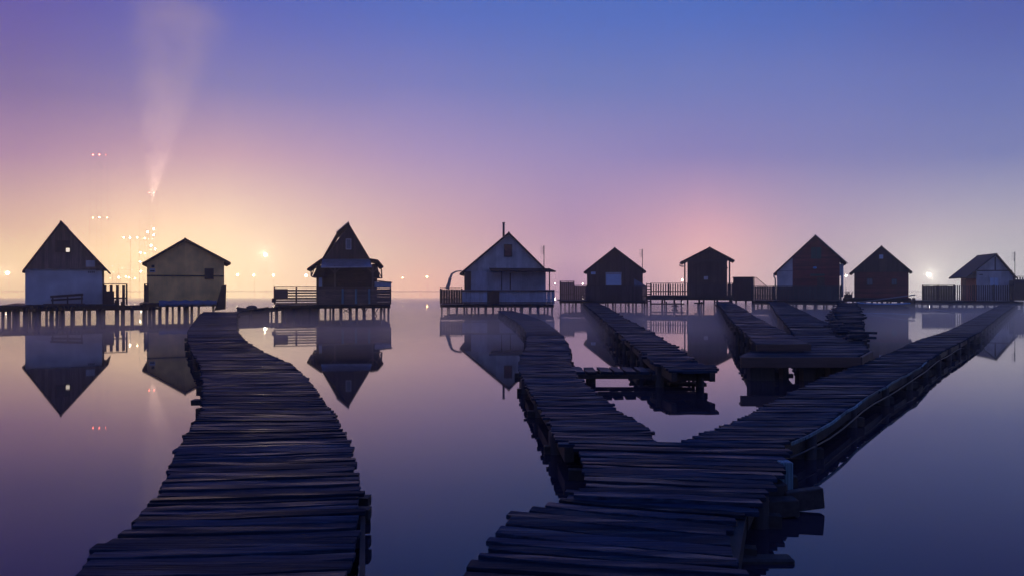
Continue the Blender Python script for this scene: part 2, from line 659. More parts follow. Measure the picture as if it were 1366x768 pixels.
# --- the curved boardwalk on the left
rows = [(1150, -420, 1110, 430), (900, -95, 875, 455), (776, 92, 768, 470), (735, 126, 724, 474), (692, 181, 682, 479), (650, 215, 641, 479), (614, 229, 606, 473), (584, 246, 578, 461),
        (545, 270, 549, 443), (508, 271, 505, 411), (485, 266, 484, 388), (471, 257, 470, 354), (456, 251, 455, 329), (442, 250, 441, 316), (430, 258, 430, 315),
        (420, 266, 420, 316), (415.5, 272, 415.5, 319)]
pts = path_points(rows, ZP)
for i in range(len(pts) - 4, len(pts)):            # the far end climbs to the huts
    k = (i - (len(pts) - 5)) / 4
    z = ZP + 0.22 * k
    r_ = rows[i]
    pts[i] = (ground(r_[1], r_[0], z), ground(r_[3], r_[2], z))
base = (pts[2][0] + pts[2][1]) / 2
walk1 = thing('boardwalk', 'long curved plank boardwalk on the left, bending towards the yellow hut', 'boardwalk', (base.x, base.y, 0), 0, 'plank boardwalks over the lake')
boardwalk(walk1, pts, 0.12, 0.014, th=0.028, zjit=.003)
q = MB()
a, b = ground(480, 690, ZP - .06), ground(474, 800, ZP - .06)
q.bar(a + Vector((.02, 0, -.09)), b + Vector((.03, 0, -.09)), .03, .2)
q.build('side_board', M['beam'], walk1, offset=walk1.location)
# plank ends and stubs sticking out of its sides
for (px, py, wdt, dep) in ((262, 536, 0.22, 0.5), (484, 668, 0.16, 0.5), (484, 684, 0.14, 0.5)):
    c_ = ground(px, py, ZP - 0.10)
    q = MB()
    sx = 1 if px < 400 else -1
    q.bar((c_.x - sx * 0.05, c_.y, c_.z), (c_.x + sx * dep, c_.y + 0.03, c_.z), wdt * 0.6, 0.07)
    q.build('crossbeam', M['beam'], walk1, offset=walk1.location)

# --- the forked boardwalk in the middle
stem = [(1150, 60, 1180, 1060), (900, 470, 925, 1030), (768, 614, 790, 1003), (742, 634, 765, 1000), (727, 652, 752, 986), (702, 664, 730, 977), (690, 684, 719, 976), (677, 708, 703, 980),
        (669, 733, 691, 990), (660, 760, 678, 1002), (650, 775, 662, 1014)]
ps = path_points(stem, ZP)
base = (ps[2][0] + ps[2][1]) / 2
fork = thing('forked_boardwalk', 'plank boardwalk that forks into two arms in the middle foreground', 'boardwalk', (base.x, base.y, 0), 0, 'plank boardwalks over the lake')
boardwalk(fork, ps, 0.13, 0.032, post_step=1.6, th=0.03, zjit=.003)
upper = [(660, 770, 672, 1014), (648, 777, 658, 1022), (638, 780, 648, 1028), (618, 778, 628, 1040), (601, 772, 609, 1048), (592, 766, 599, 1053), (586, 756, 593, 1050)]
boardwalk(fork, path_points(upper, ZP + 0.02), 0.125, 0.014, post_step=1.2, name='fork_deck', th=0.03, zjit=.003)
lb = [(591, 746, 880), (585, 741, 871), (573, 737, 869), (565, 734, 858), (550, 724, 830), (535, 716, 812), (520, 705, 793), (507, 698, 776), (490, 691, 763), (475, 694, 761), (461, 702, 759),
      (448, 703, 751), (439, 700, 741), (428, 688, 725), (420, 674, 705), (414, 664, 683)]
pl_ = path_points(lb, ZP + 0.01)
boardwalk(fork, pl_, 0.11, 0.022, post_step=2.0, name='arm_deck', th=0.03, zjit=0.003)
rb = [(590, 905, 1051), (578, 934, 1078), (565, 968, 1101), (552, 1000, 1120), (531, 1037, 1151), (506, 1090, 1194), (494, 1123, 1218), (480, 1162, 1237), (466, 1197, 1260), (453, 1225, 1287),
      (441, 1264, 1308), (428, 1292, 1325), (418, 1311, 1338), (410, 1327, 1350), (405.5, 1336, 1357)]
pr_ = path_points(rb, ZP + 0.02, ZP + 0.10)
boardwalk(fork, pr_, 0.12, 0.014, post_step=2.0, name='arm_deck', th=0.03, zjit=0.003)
fs, tot = sampler(pr_)
q = MB()
ln = []
for i in range(22):
    a, b = fs(tot * .13 * i / 21)
    ln.append(b + (b - a).normalized() * (.035 + rnd(-.006, .006)) + Vector((0, 0, -.01 + rnd(-.012, .012))))
for u_, v_ in zip(ln, ln[1:]): q.bar(u_, v_, .012, .03)
q.build('edge_board', M['teal'], fork, offset=fork.location)['label'] = 'narrow edge board with flaking teal paint'
q = MB()
q.tube([fs(tot * .22 * i / 24)[1] + Vector((.02, -.01, -.14 - .03 * math.sin(i * .55) ** 2)) for i in range(25)], .009, 6)
q.build('cable', M['dark_metal'], fork, True, offset=fork.location)
# heavy beams and a painted post under the junction
off = fork.location
q = MB()
c_ = ground(1036, 618, ZP)
q.box(c_.x - 0.10, c_.x - 0.005, c_.y - 0.10, c_.y - 0.02, -0.9, ZP + 0.0)
q.box(c_.x + 0.005, c_.x + 0.10, c_.y - 0.09, c_.y, -0.9, ZP + .03)
q.build('post', M['teal'], fork, offset=off, bevel=0.003)['label'] = 'square post with peeling teal paint'
wl = 688.0                        # waterline under the beam ends
Yb = F * HC / (wl - CY)
for (x0, x1, pt_, pb_) in ((975, 1107, 657, 686),):
    a, b = at(x0, (pt_ + pb_) / 2 + 5, Yb), at(x1, (pt_ + pb_) / 2, Yb)
    q = MB()
    hh = (pb_ - pt_) / F * Yb
    mid_ = a.lerp(b, .66)
    q.bar(a + Vector((0, 0, -.01)), mid_ + Vector((0, 0, -.008)), 0.12, hh * .78)
    q.build('beam', M['beam'], fork, offset=off, bevel=0.006)
    q = MB()
    q.bar(a.lerp(b, .60) + Vector((0, .10, -.004)), b + Vector((0, .13, .012)), 0.07, hh * .95)
    q.build('beam', M['beam'], fork, offset=off, bevel=0.006)
    q = MB()
    q.bar(at(x0, (pt_ + pb_) / 2 + 5, Yb) + Vector((0, .17, .03)), at(x1 - 48, (pt_ + pb_) / 2 - 6, Yb) + Vector((0, .17, .02)), 0.15, 0.14)
    q.build('beam', M['beam'], fork, offset=off, bevel=0.012)
a, b = at(955, 722, 4.25), at(1057, 722, 4.25)
q = MB()
q.bar(Vector((a.x, a.y, 0.0)), Vector((b.x, b.y, 0.0)), 0.10, 0.06)
q.build('beam', M['beam'], fork, offset=off, bevel=0.012)
for (px, py) in ((1008, 700), (1022, 690), (1000, 735)):
    c_ = ground(px, py, 0)
    q = MB()
    q.tube([(c_.x - .05, c_.y + .25, -1), (c_.x - .05, c_.y + .25, ZP - .05)], 0.07, 8)
    q.build('post', M['post'], fork, True, offset=off)

# --- low cross walkway between the fork and the pier to the brown hut
Yc = 11.9
root = thing('footbridge', 'short low footbridge of planks joining the forked boardwalk to a straight pier', 'footbridge', (2.2, 12.2, 0))
pa = []
x0, x1 = at(766, 497, Yc).x, at(940, 497, Yc).x
for i in range(9):
    x = x0 + (x1 - x0) * i / 8
    pa.append((Vector((x, Yc, 0.245)), Vector((x, Yc + 0.72, 0.245))))
boardwalk(root, pa, 0.24, 0.03, post_step=2.2, th=0.05, posts=False, zjit=0.012, beams=False)
for dY in (0.06, 0.62):
    q = MB()
    q.bar((x0 + .02, Yc + dY, .245 - .05 - .045), (x1 - .02, Yc + dY, .245 - .05 - .045), .06, .07)
    q.build('stringer', M['beam'], root, offset=root.location)
for px in (788, 925):
    c_ = at(px, 505, Yc + 0.3)
    q = MB()
    q.tube([(c_.x, c_.y, -1), (c_.x, c_.y, 0.19)], 0.09 if px < 900 else 0.03, 8)
    q.build('post', M['post'], root, True, offset=root.location)
q = MB()
c_ = at(918, 510, Yc + 0.2)
q.bar((c_.x, c_.y, 0.02), (c_.x + 0.13, c_.y, 0.19), 0.022)
q.bar((c_.x, c_.y + .02, 0.04), (c_.x + 0.28, c_.y + .02, 0.19), 0.018)
q.build('brace', M['dark_metal'], root, offset=root.location)
q = MB()
q.bar((c_.x - 0.35, c_.y, 0.0), (c_.x + 0.3, c_.y, 0.0), 0.2, 0.06)
q.build('footing', M['beam'], root, offset=root.location)

# --- straight pier to the brown hut
rows = [(493, 893, 957), (489, 886, 957), (485, 878, 939), (480, 869, 926), (471, 858, 915), (461, 846, 899), (450, 833, 882), (436, 816, 857), (424, 803, 833), (411, 787, 813), (402, 777, 794)]
pp = path_points(rows, 0.37, 0.52)
base = (pp[0][0] + pp[0][1]) / 2
pier3 = thing('straight_pier', 'straight plank pier running to the dark hut with the pale blue blind', 'pier', (base.x, base.y, 0), 0, 'straight piers to the huts')
boardwalk(pier3, pp, 0.15, 0.035, post_step=2.0, th=.045)

# --- pier to the small pavilion
rows = [(457.5, 1008, 1076), (449, 1000, 1061), (440, 991, 1042), (430, 979, 1023), (422, 972, 1007), (410, 963, 990), (402, 955, 974)]
pp = path_points(rows, 0.62, 0.60)
base = (pp[0][0] + pp[0][1]) / 2
pier4 = thing('straight_pier', 'narrow plank pier on tall posts ending on top of the wider platform pier', 'pier', (base.x, base.y, 0), 0, 'straight piers to the huts')
boardwalk(pier4, pp, 0.14, 0.02, post_step=2.1, zjit=0.005, th=.045)
a, b = pp[0]
q = MB()
q.bar(a + Vector((-.03, -.12, -.075)), b + Vector((.03, -.12, -.075)), 0.04, 0.13)
q.build('fascia', M['fascia'], pier4, offset=pier4.location)

# --- wide pier with the platform
rows = [(475, 987, 1140), (467.5, 1001, 1159), (466.5, 1070, 1158), (456, 1064, 1151), (448, 1060, 1146), (441, 1056, 1126), (432, 1049, 1110), (425, 1043, 1090), (418, 1036, 1078), (410, 1031, 1061),
        (402, 1025, 1045)]
pp = path_points(rows, 0.45, 0.50)
base = (pp[0][0] + pp[0][1]) / 2
pier5 = thing('platform_pier', 'wide plank pier with a broad front platform and brown fascia board', 'pier', (base.x, base.y, 0), 0, 'straight piers to the huts')
boardwalk(pier5, pp, 0.15, 0.02, zjit=0.005, th=.045, posts=False)
a, b = pp[0]
e = pp[1][1]
q = MB()
q.bar(a + Vector((-.02, -.09, -.10)), b + Vector((.05, -.09, -.10)), 0.05, 0.19)
q.bar(b + Vector((.09, -.05, -.10)), e + Vector((.09, .05, -.10)), 0.05, 0.19)
q.build('fascia', M['fascia'], pier5, offset=pier5.location, bevel=0.006)
for px, r_, dy_ in ((1006, 0.10, .15), (1022, 0.12, .15), (1044.5, 0.035, .3), (1076, 0.10, .15), (1086, .1, .5), (1112, .12, .7), (1014, .10, .9), (1096, .12, 1.2), (1110, .1, 4), (1082, .1, 4), (1094, .1, 8), (1062, .1, 9), (1075, .1, 14), (1050, .1, 14), (1058, .1, 22), (1040, .1, 22)):
    c_ = at(px, 495, 12.5 + dy_)
    q = MB()
    q.box(c_.x - r_, c_.x + r_, c_.y - .1, c_.y + .1, -1, 0.45 - 0.06)
    q.build('post', M['post'], pier5, offset=pier5.location)

# --- ramshackle jetty of stacked boards
rows = [(450, 1133, 1156), (443, 1120, 1153), (436, 1112, 1150), (430, 1107, 1149), (422, 1109, 1148), (415, 1112, 1147), (409, 1117, 1143), (404, 1120, 1141)]
pp = path_points(rows, 0.55, 0.45)
base = (pp[0][0] + pp[0][1]) / 2
jet = thing('board_jetty', 'ramshackle jetty of ragged loose boards between the platform pier and the blue boat', 'jetty', (base.x, base.y, 0))
boardwalk(jet, pp, 0.26, 0.10, post_step=3, th=0.06, zjit=0.06, skew=0.12, bevel=0.008)
for i in range(7):
    a, b = sampler(pp)[0](i * 1.1 + .3)
    d = (b - a).normalized()
    q = MB()
    zz = .12 + .06 * (i % 3)
    q.bar(a - d * rnd(-.2, .2) + Vector((0, 0, zz)), b + d * rnd(-.2, .2) + Vector((0, rnd(-.3, .3), zz + rnd(-.02, .03))), 0.2, 0.05)
    q.build('loose_board', M['deck'], jet, offset=jet.location)


# ------------------------------------------------------------------ huts
class Hut:
    def __init__(self, name, label, px, Y, delta=0.0, group='stilt huts along the lake', cat='hut'):
        th = math.atan((px - CX) / F)
        self.phi = -th + R(delta)
        self.O = Vector(((px - CX) / F * Y, Y))
        self.r = Vector((math.cos(self.phi), math.sin(self.phi)))
        self.b = Vector((-math.sin(self.phi), math.cos(self.phi)))
        self.root = thing(name, label, cat, (self.O.x, self.O.y, 0), self.phi, group)

    def uz(self, px, py, v=0.0):
        """pixel -> local (u, z) on the plane v metres behind the front wall"""
        d = Vector(((px - CX) / F, 1.0))
        P = self.O + self.b * v
        # t*d - u*r = P
        det = d.x * (-self.r.y) - (-self.r.x) * d.y
        t = (P.x * (-self.r.y) - (-self.r.x) * P.y) / det
        u = (d.x * P.y - d.y * P.x) / det
        return u, HC + (CY - py) / F * t

    def u(self, px, v=0.0): return self.uz(px, 384, v)[0]

    def rect(self, px0, py0, px1, py1, v=0.0):
        u0, z0 = self.uz(px0, (py0 + py1) / 2, v)
        u1 = self.u(px1, v)
        pm = (px0 + px1) / 2
        return u0, u1, self.uz(pm, py1, v)[1], self.uz(pm, py0, v)[1]     # u0, u1, zbottom, ztop

    def part(self, mb, name, mat, parent=None, **k):
        return mb.build(name, M[mat] if isinstance(mat, str) else mat, parent or self.root, **k)

    # wall prism with boards nailed on its front
    def wall(self, name, mat, profile, zbot, depth, v=0.0, bw=None, horizontal=False, gap=0.015, solid=True, front=0.025):
        mb = MB()
        u0, u1 = profile[0][0], profile[-1][0]
        if solid:
            mb.prism([(u0, zbot)] + list(profile) + [(u1, zbot)], v, v + depth)

        def ztop(u):
            for (a, za), (b, zb) in zip(profile, profile[1:]):
                if a <= u <= b:
                    return za + (zb - za) * ((u - a) / (b - a) if b > a else 0)
            return zbot
        if bw and not horizontal:
            u = u0
            while u < u1 - 0.02:
                ub = min(u1, u + bw * rnd(.85, 1.15))
                xs = [u] + [q for q, _ in profile if u < q < ub - gap] + [ub - gap]
                top = [(x, ztop(x) - 0.004) for x in xs]
                if max(z for _, z in top) > zbot + 0.03:
                    zb = zbot - rnd(0, 0.03)
                    mb.prism([(xs[0], zb), (xs[-1], zb)] + top[::-1], v - front - rnd(0, .012), v - 0.002)
                u = ub
        elif bw:
            zm = max(z for _, z in profile)
            z = zbot
            while z < zm - 0.02:
                zb = min(zm, z + bw)
                zz = (z + zb) / 2
                xs = [u0 + (u1 - u0) * i / 200 for i in range(201) if ztop(u0 + (u1 - u0) * i / 200) >= zb - gap - .01]
                if len(xs) > 1:
                    mb.box(xs[0], xs[-1], v - front - rnd(0, .01), v - 0.002, z, zb - gap)
                z = zb
        return self.part(mb, name, mat)

    def roof(self, pts, mat='roof', v0=-0.35, v1=4.3, th=0.10, name='roof', cap=True):
        """pts: (u, z) of the outer roofline, left eave, ridge..., right eave"""
        mb = MB()
        n_ = len(pts)
        for (a, za), (b, zb) in zip(pts, pts[1:]):
            mb.prism([(a, za), (b, zb), (b, zb - th), (a, za - th)], v0, v1)
        o = self.part(mb, name, mat)
        if cap:
            k = max(range(n_), key=lambda i: pts[i][1])
            q = MB()
            q.tube([(pts[k][0], v0 - .01, pts[k][1] - .035), (pts[k][0], v1 + .01, pts[k][1] - .035)], 0.06, 6)
            self.part(q, 'ridge_cap', mat, o)
        return o

    def profile(self, pts, th=0.10):
        """wall top that stays below a roofline"""
        return [(a, z - th - 0.012) for a, z in pts]

    def window(self, px0, py0, px1, py1, pane='pane', frame='white_boards', bars=(0, 0), v=0.0, name='window', w=0.05, pane_name='pane'):
        u0, u1, z0, z1 = self.rect(px0, py0, px1, py1, v - 0.05)
        f = MB()
        a, b = v - 0.085, v - 0.038
        f.box(u0, u1, a, b, z0, z0 + w)
        f.box(u0, u1, a, b, z1 - w, z1)
        f.box(u0, u0 + w, a, b, z0 + w, z1 - w)
        f.box(u1 - w, u1, a, b, z0 + w, z1 - w)
        for i in range(bars[0]):
            x = u0 + (u1 - u0) * (i + 1) / (bars[0] + 1)
            f.box(x - w / 3, x + w / 3, a + .004, b, z0 + w, z1 - w)
        for i in range(bars[1]):
            z = z0 + (z1 - z0) * (i + 1) / (bars[1] + 1)
            f.box(u0 + w, u1 - w, a + .006, b, z - w / 3, z + w / 3)
        fo = self.part(f, name, frame)
        q = MB()
        q.box(u0 + w * .6, u1 - w * .6, v - 0.062, v - 0.042, z0 + w * .6, z1 - w * .6)
        self.part(q, pane_name, pane, fo)
        return fo

    def deck(self, px0, px1, py_top, v0, v1, th=0.07, beam=0.16, mat='deck', name='deck'):
        u0, z = self.uz(px0, py_top, v0)
        u1 = self.u(px1, v0)
        mb = MB()
        x = u0
        while x < u1 - 0.02:
            w_ = min(0.16 * rnd(.85, 1.15), u1 - x)
            mb.box(x, x + w_ - .012, v0 - rnd(0, .05), v1 + rnd(-.04, .04), z - th - rnd(0, .01), z + rnd(-.008, .008))
            x += w_
        d = self.part(mb, name, mat)
        q = MB()
        for vv in (v0 + .08, (v0 + v1) / 2, v1 - .1):
            q.box(u0, u1, vv, vv + .1, z - th - beam, z - th - 0.012)
        self.part(q, 'deck_beam', 'beam')
        self.z_deck, self.u0, self.u1, self.v0, self.v1 = z, u0, u1, v0, v1
        self.z_under = z - th - beam
        return d

    def stilts(self, n_front, n_back=None, r=0.07, pxs=None, lean=0.05, rows=(0.12, 0.85)):
        for row in range(2):
            v = self.v0 + (self.v1 - self.v0) * rows[row] if row else self.v0 + 0.14
            k = n_front if row == 0 else (n_back or n_front)
            for i in range(k):
                if row == 0 and pxs:
                    u = self.u(pxs[i], v)
                else:
                    u = self.u0 + .12 + (self.u1 - self.u0 - .24) * (i + rnd(-.12, .12) * (0 < i < k - 1)) / max(1, k - 1)
                q = MB()
                q.tube([(u + rnd(-lean, lean), v + rnd(-lean, lean), -1.3), (u, v, self.z_under + .002)], r * rnd(.8, 1.25), 7)
                self.part(q, 'stilt', 'post', smooth=True)

    def braces(self, px_pairs, v=None):
        q = MB()
        v = self.v0 + .1 if v is None else v
        for a, ya, b, yb in px_pairs:
            ua, za = self.uz(a, ya, v)
            ub, zb = self.uz(b, yb, v)
            q.bar((ua, v, za), (ub, v, zb), 0.05, 0.06, up=(0, 1, 0))
        self.part(q, 'brace', 'post')

    def railing(self, px0, px1, py0, py1, v, style='boards', mat='rail_v', step=0.15, name='railing', back_to=None, rail=True):
        u0, u1, z0, z1 = self.rect(px0, py0, px1, py1, v)
        mb = MB()
        if style in ('boards', 'pickets'):
            fill = 0.93 if style == 'boards' else 0.5
            x = u0
            while x < u1 - 0.03:
                mb.box(x, min(u1, x + step * fill), v - 0.02, v + 0.006, z0 + rnd(0, .03), z1 - rnd(0, .03))
                x += step
        else:
            z = z0
            while z < z1 - 0.03:
                mb.box(u0, u1, v - 0.02, v + 0.006, z, z + step * (0.96 if style == 'slats' else .6))
                z += step
        k = max(1, round((u1 - u0) / 1.6))
        for i in range(k + 1):
            x = u0 + (u1 - u0) * i / k
            mb.box(x - .045, x + .045, v + .012, v + .10, z0, z1 + .03)
        if rail:
            mb.box(u0 - .04, u1 + .04, v - .04, v + .12, z1 + .032, z1 + .075)
            mb.box(u0, u1, v + .008, v + .011 + .04, z0 + (z1 - z0) * .3, z0 + (z1 - z0) * .3 + .08)
        if back_to is not None:                   # short returns along both sides
            for x in (u0, u1):
                y = v + 0.12
                while y < back_to:
                    mb.box(x - .012, x + .012, y, y + step * (.93 if style != 'pickets' else .5), z0, z1)
                    y += step
                mb.box(x - .04, x + .04, v + .125, back_to, z1 + .032, z1 + .075)
        return self.part(mb, name, mat)

    def post_at(self, px, py0, py1, v, w=0.09, mat='rail_v', name='porch_post'):
        u, z1 = self.uz(px, py0, v)
        _, z0 = self.uz(px, py1, v)
        q = MB()
        q.box(u - w / 2, u + w / 2, v - w / 2, v + w / 2, z0, z1)
        return self.part(q, name, mat)

    def antenna(self, px, py0, py1, v, tilt=0.0):
        u, z1 = self.uz(px, py0, v)
        _, z0 = self.uz(px, py1, v)
        q = MB()
        q.tube([(u, v, z0), (u + tilt, v, z1)], 0.028, 6)
        o = self.part(q, 'antenna', 'dark_metal')
        q = MB()
        h = z1 - z0
        q.bar((u + tilt - .06, v, z1 - .05), (u + tilt - .06, v, z1 - h * .42), 0.02)
        for i in range(6):
            z = z1 - .06 - i * h * .065
            q.bar((u + tilt - .28 + .03 * (i % 2), v, z), (u + tilt + .05, v, z), 0.016)
        self.part(q, 'aerial', 'dark_metal', o)

    def box_px(self, name, mat, px0, py0, px1, py1, v0, v1, parent=None, v=None, bevel=0):
        u0, u1, z0, z1 = self.rect(px0, py0, px1, py1, v0)
        q = MB()
        q.box(u0, u1, v0, v1, z0, z1)
        return self.part(q, name, mat, parent, bevel=bevel)

    def quad_px(self, name, mat, pxs, v0, v1):
        q = MB()
        q.prism([self.uz(a, b, v0) for a, b in pxs], v0, v1)
        return self.part(q, name, mat)


# ---- 1: white plaster hut, far left
H = Hut('stilt_hut', 'white plastered hut with a tall brown board gable at the far left', 85, 38.0, -4)
roofl = [H.uz(29.5, 361, -.35), H.uz(81, 294.8, -.35), H.uz(145, 362, -.35)]
H.wall('wall', 'plaster', [(H.u(33.5), H.uz(33.5, 357)[1]), (H.u(136), H.uz(136, 357)[1])], H.uz(85, 410.5)[1], 4.2)
gp = H.profile(roofl, .12)
ze = H.uz(85, 359)[1]
gz = [(a, max(z, ze - .02)) for a, z in gp]
H.wall('gable', 'grey_boards', [(gz[0][0] + .14, ze + .05), gz[1], (gz[2][0] - .16, ze + .05)], ze, 4.2, v=-.06, bw=.17)
H.roof(roofl, 'roof_brown', v1=4.6, th=.12)
H.window(74, 321, 93.5, 336.5, 'flat_dark', 'boards', (1, 1), v=-.10, w=.07, name='attic_opening', pane_name='window_leaf')  # the opening's dark inside put in as a flat dark panel
H.window(86.6, 329.8, 94.4, 337.4, 'pane_glow', 'boards', v=-.16, w=.05)  # bright spot in the opening, made by a glowing pane
H.box_px('vent_cover', 'white_boards', 114.5, 347.5, 126.5, 356, -.12, -.10)
sg = H.box_px('sign', 'sign', 116.5, 361.3, 127.5, 364.8, -.03, -.004)
q = MB()
for i in range(4):
    u0, u1, z0, z1 = H.rect(117.5 + i * 2.4, 362, 119.2 + i * 2.4, 364.2, -.03)
    q.box(u0, u1, -.036, -.031, z0, z1)
H.part(q, 'lettering', 'flat_dark', sg)
H.deck(0, 156, 407, -1.4, 4.2)
H.stilts(9, 8, .085, pxs=[19, 33, 45, 53, 69, 84, 113, 130, 138])
H.post_at(156, 400, 437, -1.2, .22, 'post', 'stilt')
H.post_at(164, 402, 437, -1.2, .20, 'post', 'stilt')
H.braces([(62, 432, 72, 416), (78, 418, 70, 432), (140, 430, 158, 434)])
H.railing(138, 169, 380, 406, -1.0, 'pickets', 'rail_v', .30)
H.box_px('side_cupboard', 'rail_v', 137, 388, 152, 406, -.5, .3)
# slanted bench against the wall
bench = thing('bench', 'dark slatted bench standing against the white plaster wall', 'bench', (H.O.x, H.O.y, 0), H.phi)
q = MB()
for (a, ya, b, yb, h) in ((67, 395.5, 111, 392.5, .13), (68, 400, 111, 397.5, .10)):
    ua, za = H.uz(a, ya, -.35)
    ub, zb = H.uz(b, yb, -.35)
    q.bar((ua, -.35, za), (ub, -.35, zb), 0.05, h)
q.build('backrest', M['boards_h'], bench)
u0, u1, z0, z1 = H.rect(58, 404.5, 113, 407, -.7)
q = MB()
q.box(u0, u1, -.85, -.4, z0, z1)
q.build('seat', M['boards_h'], bench)
for px in (70, 90, 109):
    u = H.u(px, -.5)
    q = MB()
    q.bar((u, -.42, H.z_deck), (u, -.32, H.uz(px, 394, -.35)[1]), .07)
    q.build('leg', M['boards_h'], bench)

# ---- 2: yellow hut
H = Hut('stilt_hut', 'yellow metal-clad hut with a low gable and one small dark window', 249, 41.0, 0)
roofl = [H.uz(189.5, 350.5, -.35), H.uz(247, 317.5, -.35), H.uz(308, 350, -.35)]
prof = H.profile(roofl, .13)
sl = lambda u: prof[0][1] + (prof[1][1] - prof[0][1]) * (u - prof[0][0]) / (prof[1][0] - prof[0][0])
ul, ur = H.u(196), H.u(299)
srr = lambda u: prof[2][1] + (prof[1][1] - prof[2][1]) * (u - prof[2][0]) / (prof[1][0] - prof[2][0])
H.wall('wall', 'yellow', [(ul, sl(ul)), prof[1], (ur, srr(ur))], H.uz(247, 404)[1], 4.4, bw=.42, gap=.008, front=.02)
H.roof(roofl, 'roof', v1=4.7, th=.13)
H.box_px('batten', 'flat_dark', 196, 367, 299, 368.8, -.06, -.036)
H.window(273, 358, 285, 372.3, 'flat_dark', 'boards', (1, 0), v=-.03, w=.06, pane_name='window_leaf')  # flat dark leaf fills the window frame
sg = H.box_px('sign', 'sign', 199.5, 358, 207, 363.2, -.07, -.04)
q = MB()
u0, u1, z0, z1 = H.rect(200.3, 360.6, 206.2, 362.5, -.07)
q.box(u0, u1, -.076, -.071, z0, z1)
H.part(q, 'lettering', 'flat_dark', sg)
H.box_px('roof_vent', 'boards', 202, 353.5, 206, 357, -.07, -.04)
H.quad_px('leaning_panel', 'boards', [(296, 381), (302, 380), (301, 412), (286, 414)], -.75, -.68)
H.deck(186, 291, 404, -1.0, 4.2)
H.stilts(8, 6, .085, pxs=[192, 200, 205, 213, 223, 239, 247, 256])
H.railing(193, 197, 380, 403, -.6, 'boards', 'rail_v', .2)
tp = thing('tarpaulin', 'blue tarpaulin folded over the deck edge in front of the yellow hut', 'tarpaulin', (H.O.x, H.O.y, 0), H.phi)
u0, z = H.uz(212, 402.5, -1.0)
u1 = H.u(289, -1.0)
q = MB()
nn = 24
for j, (vv, zz) in enumerate(((-.55, .05), (-.8, .09), (-1.05, .06), (-1.12, -.06), (-1.13, -.22))):
    for i in range(nn + 1):
        q.v.append((u0 + (u1 - u0) * i / nn, vv + rnd(-.03, .03), H.z_deck + .02 + zz * (1 + .3 * math.sin(i * 1.3)) + rnd(0, .035)))
for j in range(4):
    for i in range(nn):
        a = j * (nn + 1) + i
        q.f.append((a, a + 1, a + nn + 2, a + nn + 1))
o = q.build('tarpaulin_sheet', M['tarp'], tp, True)
o.modifiers.new('thick', 'SOLIDIFY').thickness = .012

# ---- 3: hut with steep pyramid-like gable
H = Hut('stilt_hut', 'brown hut with a very steep pointed roof and a skirt roof round it', 463, 43.0, 0)
zw = H.uz(463, 407)[1]
H.wall('wall', 'boards_h', [(H.u(422), H.uz(422, 354)[1]), (H.u(503), H.uz(503, 354)[1])], zw, 4.0, bw=.14, horizontal=True)
tri = [H.uz(429, 346, -.2), H.uz(465, 297.5, -.2), H.uz(494, 346, -.2)]
gb = H.profile(tri, .10)
H.wall('gable', 'boards', [(gb[0][0] + .08, tri[0][1]), gb[1], (gb[2][0] - .08, tri[2][1])], tri[0][1] - .4, 3.6, bw=.16)
H.roof([tri[0], H.uz(449.8, 309.5, -.2), tri[1], tri[2]], 'roof', v0=-.2, v1=3.9, th=.10)
a, b = H.uz(448.8, 310.5, -.25), H.uz(465.4, 296.5, -.25)
q = MB()
q.prism([(a[0], a[1] + .01), (b[0], b[1] + .03), (b[0], b[1] + .075), (a[0] - .02, a[1] + .055)], -.28, 3.95)
H.part(q, 'ridge_flashing', 'roof_metal')
H.window(461.2, 318.6, 468.6, 333, 'pane', 'roof_metal', v=0.0, w=.04)
# skirt roof: front slope and the two wings
q = MB()
fl, fr = H.uz(428, 356, -1.3), H.uz(496, 355.5, -1.3)
bl, br = H.uz(430, 345, 0), H.uz(494, 345, 0)
q.face_box([(fl[0], -1.3, fl[1] - .07), (fr[0], -1.3, fr[1] - .07), (br[0], 0.05, br[1] - .07), (bl[0], 0.05, bl[1] - .07),
            (fl[0], -1.3, fl[1]), (fr[0], -1.3, fr[1]), (br[0], 0.05, br[1]), (bl[0], 0.05, bl[1])])
H.part(q, 'skirt_roof', 'roof_metal')
q = MB()
el, tl_ = H.uz(409.5, 358.5, -.9), H.uz(429, 344.5, -.9)
q.prism([el, tl_, (tl_[0], tl_[1] - .09), (el[0], el[1] - .09)], -1.0, 3.8)
er, tr_ = H.uz(511.5, 355, -.9), H.uz(494, 344.8, -.9)
mr = H.uz(504, 346.5, -.9)
q.prism([tr_, mr, er, (er[0], er[1] - .09), (mr[0], mr[1] - .09), (tr_[0], tr_[1] - .09)], -1.0, 3.8)
H.part(q, 'skirt_roof', 'roof')
for px in (446.6, 497.2):
    o = H.post_at(px, 355, 386, -1.2, .11, 'rail')
    q = MB()
    for sgn in (-1, 1):
        a, b = H.uz(px, 364, -1.2), H.uz(px + sgn * 7, 357.5, -1.2)
        q.bar((a[0], -1.2, a[1]), (b[0], -1.2, b[1]), .07, .07, up=(0, 1, 0))
    H.part(q, 'brace', 'rail', o)
for (x, y0, y1, x2) in ((414.5, 358, 369, 419), (508.5, 357, 371, 502)):
    q = MB()
    a, b, c2 = H.uz(x, y0, -.8), H.uz(x + 1, y1, -.8), H.uz(x2, y0, -.8)
    q.bar((a[0], -.8, a[1]), (b[0], -.8, b[1]), .08, .08, up=(0, 1, 0))
    q.bar((b[0], -.8, b[1]), (c2[0], -.8, c2[1]), .06, .06, up=(0, 1, 0))
    q.bar((b[0], -.8, b[1]), (H.u(x2 + (3 if x2 < 460 else -4), -.8), -.8, b[1] - .0), .07, .07)
    H.part(q, 'eave_bracket', 'rail')
q = MB()
